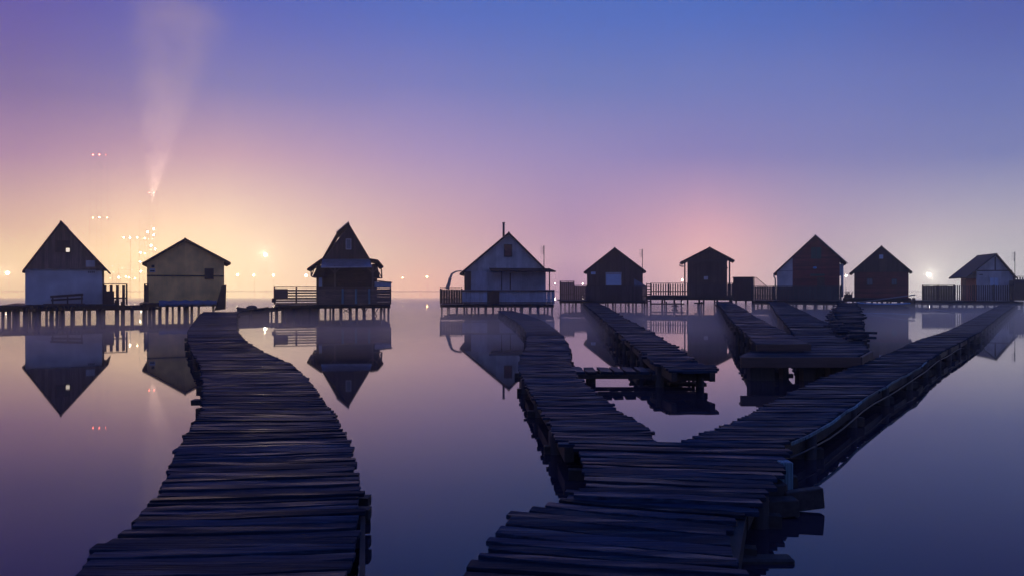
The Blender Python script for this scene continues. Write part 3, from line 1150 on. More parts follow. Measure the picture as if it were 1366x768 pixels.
q.prism([H.uz(422, 358, -.3), H.uz(431, 352, -.3), H.uz(434, 370, -.3), H.uz(416.5, 370, -.3)], -.3, 2.5)
H.part(q, 'side_hood', 'roof')
q = MB()
q.prism([H.uz(503, 352, -.3), H.uz(507, 371, -.3), H.uz(497, 371, -.3), H.uz(497, 352, -.3)], -.3, 2.5)
H.part(q, 'side_hood', 'roof')
H.window(424, 368, 431, 384, 'curtain', 'rail', v=-.01, w=.06)
sb = H.box_px('storage_box', 'pale_panel', 500, 375.5, 522, 384, -1.1, -.3)
q = MB()
q.prism([H.uz(499, 373, -1.1), H.uz(523.5, 376.5, -1.1), H.uz(523.5, 377.3, -1.1), H.uz(499, 374, -1.1)], -1.15, -.25)
H.part(q, 'box_lid', 'roof', sb)
H.deck(366, 521, 406.5, -1.7, 3.9)
H.stilts(15, 10, .07)
H.braces([(458, 416, 470, 409), (470, 419, 458, 412), (482, 410, 490, 424), (490, 411, 482, 424), (496, 410, 505, 425), (505, 410, 496, 424), (509, 408, 514, 425)])
H.railing(424, 521, 385, 406, -1.75, 'slats', 'rail', .16)
for px in (457, 475, 492.5):
    H.post_at(px, 385, 405, -1.80, .13, 'teal', 'railing_batten')
H.railing(366, 424, 384.3, 405.5, -1.75, 'slats_open', 'rail', .155)
H.box_px('railing_panel', 'rail', 365.5, 385, 384, 399, -1.80, -1.77)
H.box_px('gate_panel', 'rail', 424, 385, 434, 406, -1.83, -1.78)
H.box_px('mooring_block', 'rail_v', 362.5, 397.5, 368, 403, -1.9, -1.7)
H.box_px('stair_panel', 'rail', 375, 407.5, 421, 424, -1.5, -1.42)

# ---- 4: white hut with chimney pipe
H = Hut('stilt_hut', 'white boarded hut with a thin chimney pipe, porch roof and blue-grey balcony', 672, 50.0, 0)
roofl = [H.uz(613, 364.5, -.4), H.uz(678.8, 309.3, -.4), H.uz(729, 359.5, -.4)]
prof = H.profile(roofl, .13)
ze = H.uz(672, 361)[1]
H.wall('wall', 'pale_panel', [(H.u(619.5), ze), (H.u(728), ze)], H.uz(672, 406)[1], 4.4, bw=.55, gap=.012)
H.box_px('corner_cladding', 'boards', 619.3, 362, 628.3, 405, -.06, -.037)
H.wall('gable', 'white_boards', [(H.u(621), ze), prof[1], (H.u(727.3), ze)], ze, 4.4, v=-.02, bw=.18, gap=.01)
H.roof(roofl, 'roof', v0=-.4, v1=4.8, th=.13)
H.window(672.3, 326, 683.3, 342.7, 'shutter_red', 'rail_v', (1, 0), v=-.04, w=.06, pane_name='window_leaf')
q = MB()
a, b = H.uz(671.8, 298, 1.0), H.uz(671.8, 316, 1.0)
q.tube([(a[0], 1.0, b[1]), (a[0], 1.0, a[1])], .085, 8)
q.tube([(a[0], 1.0, a[1]), (a[0], 1.0, a[1] + .07)], .11, 8)
H.part(q, 'chimney', 'dark_metal', smooth=True)
q = MB()
a, b = H.uz(652, 357.5, -1.2), H.uz(741.5, 361.5, -1.2)
b2 = H.uz(733, 358, -1.2)
q.prism([a, b2, b, (b[0], b[1] - .06), (b2[0] - .1, b2[1] - .25), (a[0] + .15, a[1] - .22)], -1.3, -.06)
H.part(q, 'porch_roof', 'roof')
H.post_at(733, 361, 388, -1.15, .08)
H.post_at(669, 361, 388, -1.15, .08)
H.antenna(725.7, 327.5, 357, .4)
# doors on the porch wall
H.box_px('door', 'pale_panel', 682, 365, 696, 404, -.065, -.037)
H.box_px('door_trim', 'rail_v', 680, 364.2, 681.6, 404, -.07, -.037)
# curved chute at the left eave
q = MB()
cv = [H.uz(x, y, -.5) for x, y in ((616, 361.5), (609, 362), (603, 365), (600.5, 371), (599, 378), (596.5, 385))]
for (a, b, ww) in zip(cv, cv[1:], (.06, .07, .10, .16, .20)):
    q.bar((a[0], -.5, a[1]), (b[0], -.5, b[1]), ww, .9, up=(0, 1, 0))
H.part(q, 'awning_chute', 'slide')
H.deck(587, 739, 405.5, -1.7, 4.2)
H.stilts(16, 12, .065)
H.railing(616.5, 739, 387.5, 405, -1.75, 'boards', 'pale_panel', .30)
H.railing(587.5, 616, 385.5, 405, -1.78, 'boards', 'boards', .18)
H.box_px('gate', 'boards', 650, 388, 666, 405, -1.83, -1.78)
H.box_px('fender_board', 'boards', 616.5, 402.6, 738, 403.8, -1.83, -1.775)
H.box_px('hand_rail', 'boards', 616.5, 386.6, 739.5, 388.3, -1.90, -1.68)

# ---- 5: dark brown hut with pale blind
H = Hut('stilt_hut', 'dark brown hut with a bright pale blue blind in its window', 820, 57.0, 0)
roofl = [H.uz(778.5, 362.5, -.35), H.uz(820, 329.8, -.35), H.uz(862, 361.5, -.35)]
prof = H.profile(roofl, .12)


def gable_profile(H, roofl, pl, pr, th=.12):
    p_ = H.profile(roofl, th)
    k = 1
    a, b, c_ = p_[0], p_[k], p_[-1]
    ul, ur = H.u(pl), H.u(pr)
    zl = a[1] + (b[1] - a[1]) * (ul - a[0]) / (b[0] - a[0])
    zr = c_[1] + (b[1] - c_[1]) * (ur - c_[0]) / (b[0] - c_[0])
    return [(ul, zl), b, (ur, zr)]


H.wall('wall', 'boards', gable_profile(H, roofl, 783, 857.5), H.uz(820, 402)[1], 4.5, bw=.16)
H.roof(roofl, 'roof', v1=4.8, th=.12)
H.window(807.8, 363.2, 829.2, 381.3, 'curtain', 'roof_metal', (0, 0), v=-.03, w=.06, pane_name='blind')
H.box_px('blind_box', 'roof_metal', 808, 363.4, 829, 365.8, -.14, -.09)
H.window(787.8, 362, 795, 366.6, 'curtain', 'boards', v=-.03, w=.03)
H.quad_px('tarpaulin_screen', 'tarp', [(845.8, 371.5), (861, 380.5), (861, 384), (845.8, 384)], -1.3, -1.27)
H.deck(746, 862, 400.3, -1.7, 4.2)
H.stilts(12, 10, .065)
H.railing(783, 862, 382, 401, -1.75, 'boards', 'rail_v', .15)
H.railing(765.5, 783, 381.5, 400, -1.75, 'boards', 'boards', .15)
H.railing(747.3, 765.5, 375.8, 400, -1.75, 'boards', 'boards', .15, name='screen')
H.box_px('mooring_shelf', 'rail_v', 743.5, 399, 749, 400.6, -1.9, -1.6)
H.antenna(857, 332.5, 359, .3)
H.braces([(759, 418, 764, 406), (836, 404, 842, 418), (800, 404, 806, 404.5)])
lad = thing('ladder', 'dark wooden ladder hanging at the corner beside the brown hut', 'ladder', (H.O.x, H.O.y, 0), H.phi)
q = MB()
for px in (862.6, 868.5):
    a, b = H.uz(px, 377.5, -1.6), H.uz(px, 412, -1.6)
    q.bar((a[0], -1.6, a[1]), (b[0], -1.6, -.6), .07)
q.build('side_rail', M['boards'], lad)
for i in range(8):
    a, b = H.uz(862.6, 379 + i * 3.2, -1.6), H.uz(868.5, 379 + i * 3.2, -1.6)
    q = MB()
    q.bar((a[0], -1.6, a[1]), (b[0], -1.6, b[1]), .06, .08)
    q.build('rung', M['boards'], lad)

# ---- 6: small pavilion
H = Hut('pavilion', 'small dark open-fronted pavilion with a low gable and slatted railing', 942, 58.5, 0)
roofl = [H.uz(907, 349.5, -.6), H.uz(946.7, 329.3, -.6), H.uz(980, 346.8, -.6)]
H.wall('wall', 'boards', gable_profile(H, roofl, 917, 970), H.uz(942, 396)[1], 3.4, bw=.16)
H.roof(roofl, 'roof', v0=-.6, v1=3.8, th=.12)
q = MB()
a, b, c_ = H.uz(917, 348, -.5), H.uz(946.7, 346.5, -.5), H.uz(971, 347.5, -.5)
q.bar((a[0], -.5, a[1]), (c_[0], -.5, a[1]), .1, .12)
pk = H.uz(946.7, 333, -.5)
q.bar((b[0], -.5, b[1]), (pk[0], -.5, pk[1]), .10)
for s0, s1, yb in ((917, 930, 360), (971, 958, 360)):
    e1, e2 = H.uz(s0, 358, -.5), H.uz(s1, 349, -.5)
    q.bar((e1[0], -.5, e1[1]), (e2[0], -.5, e2[1]), .09, .09, up=(0, 1, 0))
H.part(q, 'truss', 'rail_v')
for px in (913.5, 973.2):
    H.post_at(px, 348.5, 394, -.5, .12)
gt = MB()
u_, z_ = H.uz(907.6, 350.5, -.6)
gt.tube([(u_, -.62, z_), (u_, 3.8, z_)], .07, 8)
cv = [H.uz(x, y, -.55) for x, y in ((907, 352), (907, 354.5), (910, 355.5), (912, 355))]
gt.tube([(a[0], -.55, a[1]) for a in cv], .05, 8)
H.part(gt, 'gutter', 'steel', smooth=True)
H.box_px('pale_window', 'sign', 939, 368.5, 944.5, 373, -.06, -.04)  # plain pale panel standing for the faint bluish window
H.deck(861, 978, 393.8, -1.6, 3.2, beam=.30)
H.stilts(7, 6, .08)
H.railing(868, 917, 378.5, 393.5, -1.65, 'pickets', 'rail_v', .20)
H.railing(917, 977.5, 378.5, 396, -1.65, 'boards', 'rail_v', .16)
q = MB()
for (x0, y0, x1, y1) in ((869, 405, 913, 405), (869, 415, 913, 415), (889, 402, 889, 420), (896, 408, 905, 408), (902, 404, 902, 414), (926, 404, 938, 404), (931, 404, 931, 417), (936, 402, 935, 412)):
    a, b = H.uz(x0, y0, -1.2), H.uz(x1, y1, -1.2)
    q.bar((a[0], -1.2, a[1]), (b[0], -1.2, b[1]), .12, .10, up=(0, 1, 0))
H.part(q, 'brace', 'post')
shed = Hut('shed', 'low flat dark shed with a sloping glass windbreak right of the pavilion', 995, 61.0, 0, None, 'shed')
u0, u1, z0, z1 = shed.rect(978, 370.3, 1005.5, 401, 0)
q = MB()
q.box(u0, u1, 0, 2.2, z0, z1)
shed.part(q, 'wall', 'boards')
q = MB()
q.box(u0 - .06, u1 + .05, -.08, 2.3, z1 + .003, z1 + .07)
shed.part(q, 'roof', 'roof')
q = MB()
a = [shed.uz(x, y, .4) for x, y in ((1006.2, 370), (1009, 370), (1023, 382), (1023, 384), (1006.2, 384))]
for s, e_ in zip(a, a[1:] + a[:1]):
    q.bar((s[0], .4, s[1]), (e_[0], .4, e_[1]), .05, .05, up=(0, 1, 0))
fr = shed.part(q, 'windbreak', 'boards')
gm, gt_, gp_ = new_mat('windbreak_glass')
gp_.inputs['Base Color'].default_value = (.75, .72, .75, 1)
gp_.inputs['Transmission Weight'].default_value = 1
gp_.inputs['Roughness'].default_value = .12
gp_.inputs['IOR'].default_value = 1.1
q = MB()
q.prism(a, .395, .405)
shed.part(q, 'pane', gm, fr)
for px in (982, 995, 1004):
    uu = shed.u(px, .2)
    q = MB()
    q.tube([(uu, .2, -1.2), (uu, .2, z0 + .01)], .08, 7)
    shed.part(q, 'stilt', 'post', smooth=True)

# ---- 7: large red house
H = Hut('stilt_hut', 'large dark red hut with green attic shutters and a white lean-to side', 1080, 60.0, 0)
roofl = [H.uz(1031.5, 365, -.4), H.uz(1087.5, 313.3, -.4), H.uz(1129.3, 350.5, -.4)]
gpz = gable_profile(H, roofl, 1036.5, 1120)
H.wall('wall', 'red', gpz, H.uz(1080, 402)[1], 5.0, bw=.17, horizontal=True)
# white lean-to cladding on the left part of the front
um = H.u(1057.3)
ul = gpz[0][0]
zt = lambda u: gpz[0][1] + (gpz[1][1] - gpz[0][1]) * (u - ul) / (gpz[1][0] - ul)
q = MB()
q.prism([(ul, H.uz(1045, 384)[1]), (um, H.uz(1045, 384)[1]), (um, zt(um) - .02), (ul, zt(ul) - .02)], -.075, -.04)
H.part(q, 'side_cladding', 'plaster')
H.box_px('cladding_trim', 'steel', 1037, 361, 1057, 362, -.09, -.077)
H.roof(roofl, 'roof', v0=-.4, v1=5.3, th=.12)
q = MB()
a, b = roofl[1], roofl[2]
q.bar((a[0], -.43, a[1] + .02), (b[0] + .1, -.43, b[1] - .06), .05, .12, up=(0, 1, 0))
H.part(q, 'bargeboard', 'roof_metal')
for x0, x1 in ((1082, 1088.6), (1089, 1095.6)):
    H.box_px('shutter', 'shutter_green', x0, 330, x1, 345.3, -.09, -.045)
q = MB()
u_, z_ = H.uz(1087, 357.2, -.14)
q.ball((u_, -.14, z_), .16, 10, 8, .65)
H.part(q, 'blue_fitting', 'boat_blue', smooth=True)  # plain blue flattened ball on the front wall
H.box_px('awning', 'shutter_green', 1081, 365.3, 1100, 368, -.5, -.045)
H.box_px('door', 'boards', 1090, 370, 1100, 400, -.08, -.045)
gt = MB()
gt.tube([(H.uz(x, y, -.35)[0], -.35, H.uz(x, y, -.35)[1]) for x, y in ((1032.5, 366), (1032.5, 369), (1034.3, 372), (1034.3, 384))], .06, 8)
H.part(gt, 'downpipe', 'steel', smooth=True)
gt = MB()
gt.tube([(H.uz(x, y, .2)[0], .2, H.uz(x, y, .2)[1]) for x, y in ((1123.5, 352), (1123.5, 396))], .10, 8)
H.part(gt, 'downpipe', 'pale_panel', smooth=True)
H.window(1119.6, 352, 1122.5, 368, 'curtain', 'roof_metal', v=.3, w=.04)
H.deck(1004, 1126, 400, -1.7, 4.0, beam=.30)
H.stilts(11, 8, .09)
H.railing(1003, 1122, 382.2, 400, -1.75, 'boards', 'teal_fence', .20, name='fence')

# ---- 8: red brick hut with two windows
H = Hut('stilt_hut', 'dark red hut with two small square windows and a pale attic window', 1175, 61.0, 0)
roofl = [H.uz(1132.8, 364.5, -.4), H.uz(1175.9, 327.6, -.4), H.uz(1217.2, 362.3, -.4)]
ze = H.uz(1175, 362.5)[1]
H.wall('wall', 'red', [(H.u(1139.5), ze), (H.u(1212), ze)], H.uz(1175, 398)[1], 4.5, bw=.15, horizontal=True)
pz = H.profile(roofl, .12)
H.wall('gable', 'boards', [(H.u(1137.5), ze + .02), pz[1], (H.u(1213), ze + .02)], ze, 4.5, v=-.05, bw=.18)
H.roof(roofl, 'roof', v0=-.4, v1=4.8, th=.12)
H.window(1172, 339, 1179, 346, 'curtain', 'boards', (0, 0), v=-.08, w=.05)
H.window(1156.3, 371, 1164.3, 380.3, 'pane', 'rail_v', (1, 0), v=-.03, w=.05)
H.window(1189.2, 371.5, 1196.6, 380, 'pane', 'rail_v', (1, 0), v=-.03, w=.05)
H.deck(1124, 1216, 397, -1.2, 4.0, beam=.25)
H.stilts(8, 7, .09)
H.post_at(1218.8, 397, 430, -1.6, .24, 'post', 'mooring_post')
H.box_px('step_box', 'post', 1212.5, 400, 1217, 411, -1.5, -1.2)
cl = thing('planter', 'small cluttered planter box on the deck between the two red huts', 'planter', (H.O.x, H.O.y, 0), H.phi)
u0, u1, z0, z1 = H.rect(1126, 392.5, 1137, 397, -1.0)
q = MB()
q.box(u0, u1, -1.1, -.7, H.z_deck + .01, z1)
q.build('box', M['boards'], cl)
q = MB()
for i in range(14):
    uu = rnd(u0 + .05, u1 - .05)
    q.bar((uu, -.9 + rnd(-.1, .1), z1 - .02), (uu + rnd(-.12, .12), -.9 + rnd(-.1, .1), z1 + rnd(.1, .35) + (.25 if i == 3 else 0)), .03)
q.build('dry_stems', M['boards'], cl)
# slanting pole and blue boat before it
a, b = H.uz(1138, 404, -2.6), H.uz(1221, 393, -1.5)
pole = MB()
pole.tube([(a[0], -2.6, a[1]), (b[0], -1.5, b[1])], .055, 7)
o = pole.build('mooring_pole', M['steel'], None, True)
o.location = (H.O.x, H.O.y, 0)
o.rotation_euler = (0, 0, H.phi)
tag(o, 'long slanting grey pole reaching above the blue boat', 'pole')


def rowing_boat(label, loc, rz, ln, wd, ht, mat, rim):
    r_ = thing('rowing_boat', label, 'boat', loc, rz, 'small boats moored by the huts')
    q = MB()
    n_ = 14
    ring = []
    for i in range(n_ + 1):
        f = i / n_
        x = (f - .5) * ln
        w_ = wd / 2 * max(.06, math.sin(math.pi * min(.97, max(.03, f * .88 + .10))) ** .6)
        sheer = .12 * (2 * f - 1) ** 2 * ht * 2
        ring.append([(x, -w_, ht + sheer), (x, -w_ * .8, ht * .3), (x, 0, -.06), (x, w_ * .8, ht * .3), (x, w_, ht + sheer)])
    for rr in ring: q.v += rr
    for i in range(n_):
        for k in range(4):
            q.f.append((i * 5 + k, i * 5 + k + 1, (i + 1) * 5 + k + 1, (i + 1) * 5 + k))
    q.f.append((4, 3, 2, 1, 0))
    q.f.append(tuple(n_ * 5 + k for k in range(5)))
    o = q.build('hull', M[mat], r_, True)
    o.modifiers.new('thick', 'SOLIDIFY').thickness = .04
    q = MB()
    for k in (0, 4):
        for i in range(n_):
            q.bar(ring[i][k], ring[i + 1][k], .12, .09)
    q.build('gunwale', M[rim], r_)
    for f in (4, 9):
        q = MB()
        w_ = ring[f][4][1] * .9
        q.box(ring[f][0][0] - .1, ring[f][0][0] + .1, -w_, w_, ht * .75, ht * .75 + .04)
        q.build('thwart', M['boards_h'], r_)
    return r_


p_ = at(1178, 408, 57.0)
bo = rowing_boat('long blue-rimmed boat moored in front of the red hut with two windows', (p_.x, p_.y, 0), R(-27), 3.9, 1.1, .38, 'boat_dark', 'boat_blue')
p_ = at(337, 421, 41.5)
bo = rowing_boat('small dark rowing boat afloat between the yellow hut and the steep roofed hut', (p_.x, p_.y, 0), R(18), 1.75, 1.0, .42, 'boat_dark', 'boat_dark')
q = MB()
q.ball((-.05, 0, .48), .34, 10, 6, .55)
q.build('boat_cover', M['boat_dark'], bo, True)

# floating pole by the last hut
a, b = ground(1234, 412, .02), ground(1273, 417, .02)
q = MB()
q.tube([a, b], .045, 7)
o = q.build('floating_pole', M['slide'], None, True)
tag(o, 'thin pale pole floating on the water before the half-timbered hut', 'pole')

# ---- 9: half-timbered hut, turned to show its left roof slope
H = Hut('stilt_hut', 'pale half-timbered hut at the far right with its dark roof slope turned to view', 1328, 62.0, 21)
cl_, pk, cr_ = H.uz(1289, 369.5, -.4), H.uz(1329.7, 338, -.4), H.uz(1356.5, 369.3, -.4)
roofl = [cl_, pk, cr_]
dep = 3.6
H.wall('wall', 'white_boards', gable_profile(H, roofl, 1302.5, 1353, .12), H.uz(1328, 402)[1], dep, bw=.5, gap=.008)
H.roof(roofl, 'roof', v0=-.4, v1=dep + .3, th=.12)
q = MB()
zb_ = H.uz(1328, 361)[1]
q.box(H.u(1303), H.u(1350), -.06, -.035, zb_ - .05, zb_ + .05)
u_ = H.u(1327.3)
q.box(u_ - .05, u_ + .05, -.058, -.036, zb_ + .052, H.uz(1328, 343)[1])
H.part(q, 'timber_frame', 'boards')
u0 = H.u(1302.5)
q = MB()
q.box(u0 - .03, u0 - .003, .03, dep - .03, H.uz(1328, 402)[1], H.uz(1302, 371)[1])
H.part(q, 'side_wall', 'red_wall')
q = MB()
q.box(u0 - .06, u0 - .034, dep - 1.3, dep - .4, H.uz(1328, 400)[1], H.uz(1302, 372)[1])
H.part(q, 'side_door', 'fascia')
H.window(1319.8, 369.8, 1332.3, 382, 'curtain', 'white_boards', (1, 0), v=-.03, w=.05)
H.box_px('sign', 'flat_dark', 1306.5, 365.8, 1311, 367, -.06, -.035)
H.antenna(1353.8, 336, 366, 1.0)
H.deck(1229, 1366, 401, -1.8, dep, beam=.3)
H.stilts(12, 9, .09)
H.railing(1273.5, 1353, 380.5, 400.5, -1.85, 'pickets', 'rail_v', .17, rail=False)
H.railing(1231, 1273, 381, 400.5, -1.85, 'boards', 'boards', .2, name='board_fence')
H.box_px('wood_box', 'boards', 1353, 374, 1372, 400.5, -1.4, -.4)
H.railing(1353, 1375, 369.5, 376, -.6, 'pickets', 'rail_v', .2)

# ------------------------------------------------------------------ plank walkways linking the left huts
def walkway(label, pts_px, z, Ys, width, posts_px, group='walkways between the huts', r=0.08):
    a = [at(px, 384, Y) for px, Y in zip(pts_px, Ys)]
    root = thing('walkway', label, 'walkway', (a[0].x, a[0].y, 0), 0, group)
    prs = [(Vector((p.x, p.y - width / 2, z_)), Vector((p.x, p.y + width / 2, z_))) for p, z_ in zip(a, z)]
    boardwalk(root, prs, .19, .05, posts=False, segs=2, bevel=0, th=.12)
    for px in posts_px:
        k = min(range(len(pts_px) - 1), key=lambda i: 0 if pts_px[i] <= px <= pts_px[i + 1] else 1)
        f = (px - pts_px[k]) / (pts_px[k + 1] - pts_px[k])
        Y = Ys[k] + (Ys[k + 1] - Ys[k]) * f
        zz = z[k] + (z[k + 1] - z[k]) * f
        p = at(px, 384, Y - width / 2 + .15)
        q = MB()
        q.tube([(p.x + rnd(-.04, .04), p.y, -1.2), (p.x, p.y, zz - .065)], r * rnd(.8, 1.3), 7)
        q.build('post', M['post'], root, True, offset=root.location)
    return root


walkway('plank walkway on posts passing before the white plastered hut', [-60, 0, 80, 160, 205], [.72, .72, .74, .72, .70], [35.6, 36.2, 37, 39, 39.9], 1.2, [4, 12, 24, 36, 50, 76, 96, 132, 156, 176])
walkway('narrow plank footway from the curved boardwalk to the steep roofed hut', [306, 330, 352, 372], [.42, .50, .55, .62], [36, 37.5, 39, 40.5], .7, [315, 334, 357, 368])
q = MB()
p = at(362.2, 409.5, 39.2)
q.tube([(p.x, p.y, -1), (p.x, p.y, p.z)], .05, 7)
o = q.build('mooring_post', M['post'], None, True)
tag(o, 'thin mooring post standing beside the narrow footway left of the steep roofed hut', 'post')

# ------------------------------------------------------------------ far lights: plant, masts, street lamps
def lamp_ball(name, p, r, mat, parent=None):
    q = MB()
    loc = parent.location if parent is not None else (0, 0, 0)
    q.ball((p.x - loc[0], p.y - loc[1], p.z - loc[2]), r, 8, 6)
    return q.build(name, M[mat], parent, True)


def lattice(px, py, Y, w0, w1, label, cat='mast', bar=.04):
    p = at(px, py, Y)
    root = thing('lattice_mast', label, cat, (p.x, p.y, .05), 0, 'tall masts with lights beyond the lake')
    h = p.z - .05
    q = MB()
    nb = 9
    for i in range(nb):
        a, b = h * i / nb, h * (i + 1) / nb
        wa, wb = w0 + (w1 - w0) * i / nb, w0 + (w1 - w0) * (i + 1) / nb
        cs = [(-1, -1), (1, -1), (1, 1), (-1, 1)]
        for k in range(4):
            c0, c1 = cs[k], cs[(k + 1) % 4]
            q.bar((c0[0] * wa / 2, c0[1] * wa / 2, a), (c0[0] * wb / 2, c0[1] * wb / 2, b), bar)
            q.bar((c0[0] * wb / 2, c0[1] * wb / 2, b), (c1[0] * wb / 2, c1[1] * wb / 2, b), bar * .6)
    q.build('lattice_frame', M['steel'], root)
    return root


YF = 345.0
mast = lattice(132, 205, YF, 6.5, 5.0, 'taller lattice mast with two rings of warning lights beyond the white hut')
for px, py, mt, r_ in ((124, 206.5, 'lamp_red', .28), (132.5, 206.5, 'lamp_red', .28), (141, 207, 'lamp_red', .18), (124, 290.5, 'lamp_orange', .25), (132.5, 290, 'lamp_warm', .3), (143, 290.5, 'lamp_orange', .25)):
    lamp_ball('warning_light', at(px, py, YF - 2), r_, mt, mast)
q = MB()
for py in (206.8, 290.8):
    a, b = at(122, py, YF - 1.9), at(144, py, YF - 1.9)
    q.bar(a, b, .05)
q.build('platform', M['steel'], mast, offset=mast.location)
mast2 = lattice(202, 256, YF, 5.0, 4.0, 'shorter lattice mast with two red lights behind the floodlit plant')
for px in (199, 205.5):
    lamp_ball('warning_light', at(px, 257, YF - 2), .26, 'lamp_red', mast2)
# floodlit plant: an open steel frame hung with lamps
p0 = at(190, 384, YF - 12)
plant = thing('power_plant', 'floodlit power plant frame glowing with dozens of lamps beyond the yellow hut', 'power plant', (p0.x, p0.y, .05))
q = MB()
for (xa, xb, top) in ((186, 208, 292), (158, 186, 350), (150, 160, 366)):
    for px in (xa, (xa + xb) / 2, xb):
        for dY in (0, 6):
            b = at(px, top, YF - 12 + dY)
            q.bar((b.x, b.y, .05), b, .06)
    for k in range(6):
        py = top + (380 - top) * k / 6
        for dY in (0, 6):
            q.bar(at(xa, py, YF - 12 + dY), at(xb, py, YF - 12 + dY), .05)
a, b = at(162, 317.6, YF - 12), at(188, 317.6, YF - 12)
q.bar(a, b, .06)
b = at(174, 317.6, YF - 12)
q.bar((b.x, b.y, .05), b, .09)
q.build('steel_frame', M['steel'], plant, offset=plant.location)
PL = [(165, 317, .4), (173.5, 317, .5), (183, 317, .45), (187.5, 337, .5), (187, 349, .5), (193, 318, .4), (195.5, 328, .3), (197, 309.5, .55), (198, 319, .3), (205, 305.5, .5), (205, 313.5, .5), (201.5, 327.5, .6),
      (203, 319, .3), (207, 332.5, .5), (201, 333, .3), (205, 292, .25), (193.5, 338, .4), (188, 362, .5), (158.5, 370, .5), (168, 369, .4), (172, 370, .45), (150, 355, .25), (155, 341, .25), (146, 336, .2), (151, 363, .3),
      (163, 358, .3), (176, 360, .3), (180, 371, .4), (147, 371, .35)]
for px, py, r_ in PL:
    lamp_ball('lamp', at(px, py, YF - 13), r_ * .7, 'lamp_dim' if r_ < .36 else 'lamp_warm' if r_ < .5 else 'lamp_white', plant)


def street_lamp(px, py, r_, mat, label, Y=YF, power=0, col=(1, .8, .5)):
    p = at(px, py, Y)
    root = thing('street_lamp', label, 'lamp', (p.x, p.y, 0.05), 0, 'street lamps on the far shore')
    q = MB()
    q.tube([(0, 0, 0), (0, 0, p.z - .05)], .05, 6, .03)
    q.bar((0, 0, p.z - .05), (0, -.9, p.z - .05), .1)
    q.build('pole', M['steel'], root)
    lamp_ball('lamp_head', Vector((p.x, p.y - 1.0, p.z)), r_, mat, root)
    if power:
        ld = bpy.data.lights.new('lamp_light', 'POINT')
        ld.energy = power
        ld.color = col
        ld.shadow_soft_size = 0.02
        lo = bpy.data.objects.new('lamp_light', ld)
        COL.objects.link(lo)
        lo.parent = root
        lo.location = (0, -1.0 - r_ - .05, p.z - .05)
    return root


street_lamp(12, 364, .75, 'lamp_warm', 'bright warm lamp on the far shore left of the white plastered hut', power=9000)
street_lamp(355, 340, .75, 'lamp_white', 'tallest bright lamp on the far shore between the yellow and steep roofed huts', power=9000)
street_lamp(318, 366.5, .6, 'lamp_warm', 'low warm lamp on the far shore just right of the yellow hut')
street_lamp(339.5, 367.2, .5, 'lamp_warm', 'low warm lamp straight above the dark rowing boat')
street_lamp(365.5, 367.2, .5, 'lamp_warm', 'low warm lamp on the far shore right of the tallest lamp')
street_lamp(409, 367.5, .65, 'lamp_warm', 'low warm lamp beside the left eave of the steep roofed hut')
street_lamp(537.5, 370.5, .25, 'lamp_orange', 'faint orange lamp on the far shore right of the steep roofed hut')
street_lamp(570, 369, .42, 'lamp_orange', 'single orange lamp with a long reflection left of the white boarded hut')
street_lamp(740.5, 378, .25, 'lamp_white', 'tiny white lamp beside the porch of the white boarded hut')
street_lamp(777, 378.5, .25, 'lamp_white', 'tiny white lamp at the left wall of the dark brown hut')
street_lamp(909.5, 373.5, .35, 'lamp_white', 'small pale lamp at the left post of the pavilion')
street_lamp(1127.5, 368, .5, 'lamp_white', 'white lamp in the gap between the two red huts')
street_lamp(1237, 366, .7, 'lamp_white', 'bright white lamp with a wide halo right of the red hut with two windows', power=14000, col=(1, .95, .75))

# plume of steam rising from the shorter mast
q = MB()
pb = at(203, 262, YF + 3)
nr, ns = 9, 20
for i in range(nr):
    f = i / (nr - 1)
    z = pb.z + (147 - pb.z) * f
    cx = pb.x + 16 * f ** 1.2
    for k in range(ns):
        a = 2 * math.pi * k / ns
        rr = 1.7 + 36 * f ** .9
        rr *= 1 + .10 * math.sin(3 * a + i) + .06 * math.sin(5 * a + 2 * i)
        q.v.append((cx + rr * math.cos(a), pb.y + rr * math.sin(a) * .9, z))
for i in range(nr - 1):
    for k in range(ns):
        j = (k + 1) % ns
        q.f.append((i * ns + k, i * ns + j, (i + 1) * ns + j, (i + 1) * ns + k))
q.f.append(tuple(range(ns - 1, -1, -1)))
q.f.append(tuple((nr - 1) * ns + k for k in range(ns)))
sm = volume_mat('steam_vapour', (1.0, .95, .93), 0.03, 0.3)
t = sm.node_tree
n, l = t.nodes.new, t.links.new


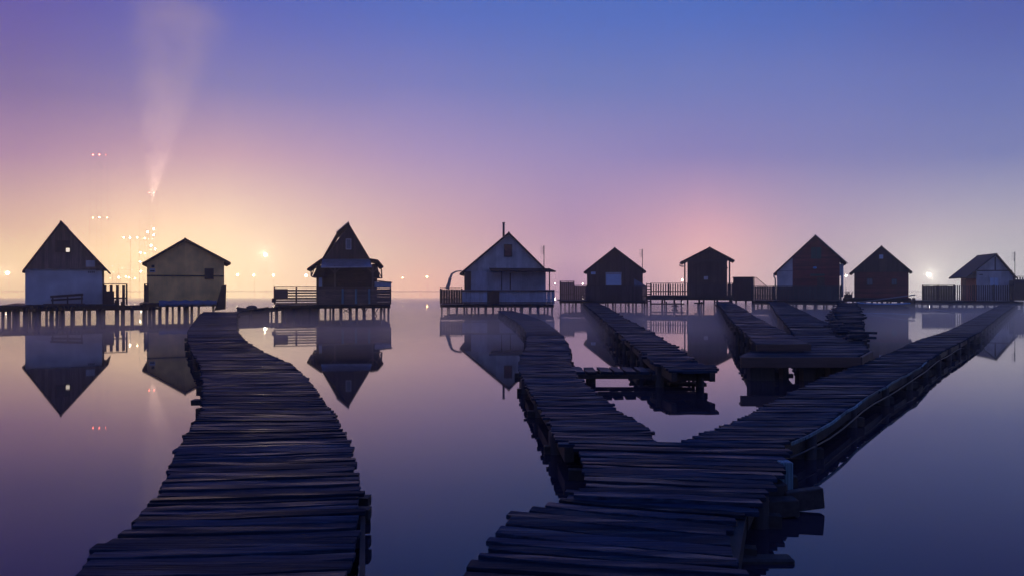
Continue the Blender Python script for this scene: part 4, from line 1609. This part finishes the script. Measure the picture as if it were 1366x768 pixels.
def mth(op, a, b=None):
    k = n('ShaderNodeMath')
    k.operation = op
    for i_, x in enumerate((a, b)):
        if x is None: continue
        if isinstance(x, (int, float)): k.inputs[i_].default_value = x
        else: l(x, k.inputs[i_])
    return k.outputs[0]


co = n('ShaderNodeTexCoord')
sp = n('ShaderNodeSeparateXYZ')
l(co.outputs['Object'], sp.inputs[0])
ht = 147 - pb.z
fz = mth('MAXIMUM', mth('DIVIDE', sp.outputs[2], ht), 0.001)
ox = mth('SUBTRACT', sp.outputs[0], mth('MULTIPLY', mth('POWER', fz, 1.2), 16.0))
oy = mth('DIVIDE', sp.outputs[1], 0.9)
rad = mth('ADD', mth('MULTIPLY', mth('POWER', fz, .9), 31.0), 1.5)
rr_ = mth('DIVIDE', mth('SQRT', mth('ADD', mth('MULTIPLY', ox, ox), mth('MULTIPLY', oy, oy))), rad)
fall = n('ShaderNodeMapRange')
fall.interpolation_type = 'SMOOTHSTEP'
l(rr_, fall.inputs[0])
for i_, x in ((1, 1.0), (2, 0.25), (3, 0.0), (4, 1.0)): fall.inputs[i_].default_value = x
nz = n('ShaderNodeTexNoise')
nz.inputs['Scale'].default_value = 0.06
nz.inputs['Detail'].default_value = 3
l(co.outputs['Object'], nz.inputs[0])
dn = mth('MULTIPLY', mth('MULTIPLY', fall.outputs[0], mth('SUBTRACT', mth('MULTIPLY', nz.outputs['Fac'], 4.4), 1.3)), mth('ADD', mth('MULTIPLY', fz, .014), .004))
l(mth('MAXIMUM', dn, 0.0), [k for k in t.nodes if k.type == 'PRINCIPLED_VOLUME'][0].inputs['Density'])
steam = q.build('steam_plume', sm, smooth=True, offset=pb)
steam.location = pb
steam['kind'] = 'stuff'
# added spot by the shorter mast, brightens the steam like plant floodlights below
ld = bpy.data.lights.new('steam_spot', 'SPOT')
ld.energy = 560000
ld.color = (1, .66, .50)
ld.spot_size = R(46)
ld.spot_blend = 0.75
ld.shadow_soft_size = 0.3
lo = bpy.data.objects.new('steam_spot', ld)
COL.objects.link(lo)
lo.parent = mast2
lo.location = Vector((pb.x, pb.y, pb.z - 3)) - mast2.location
lo.rotation_euler = Vector((16, 0, 118)).to_track_quat('-Z', 'Y').to_euler()
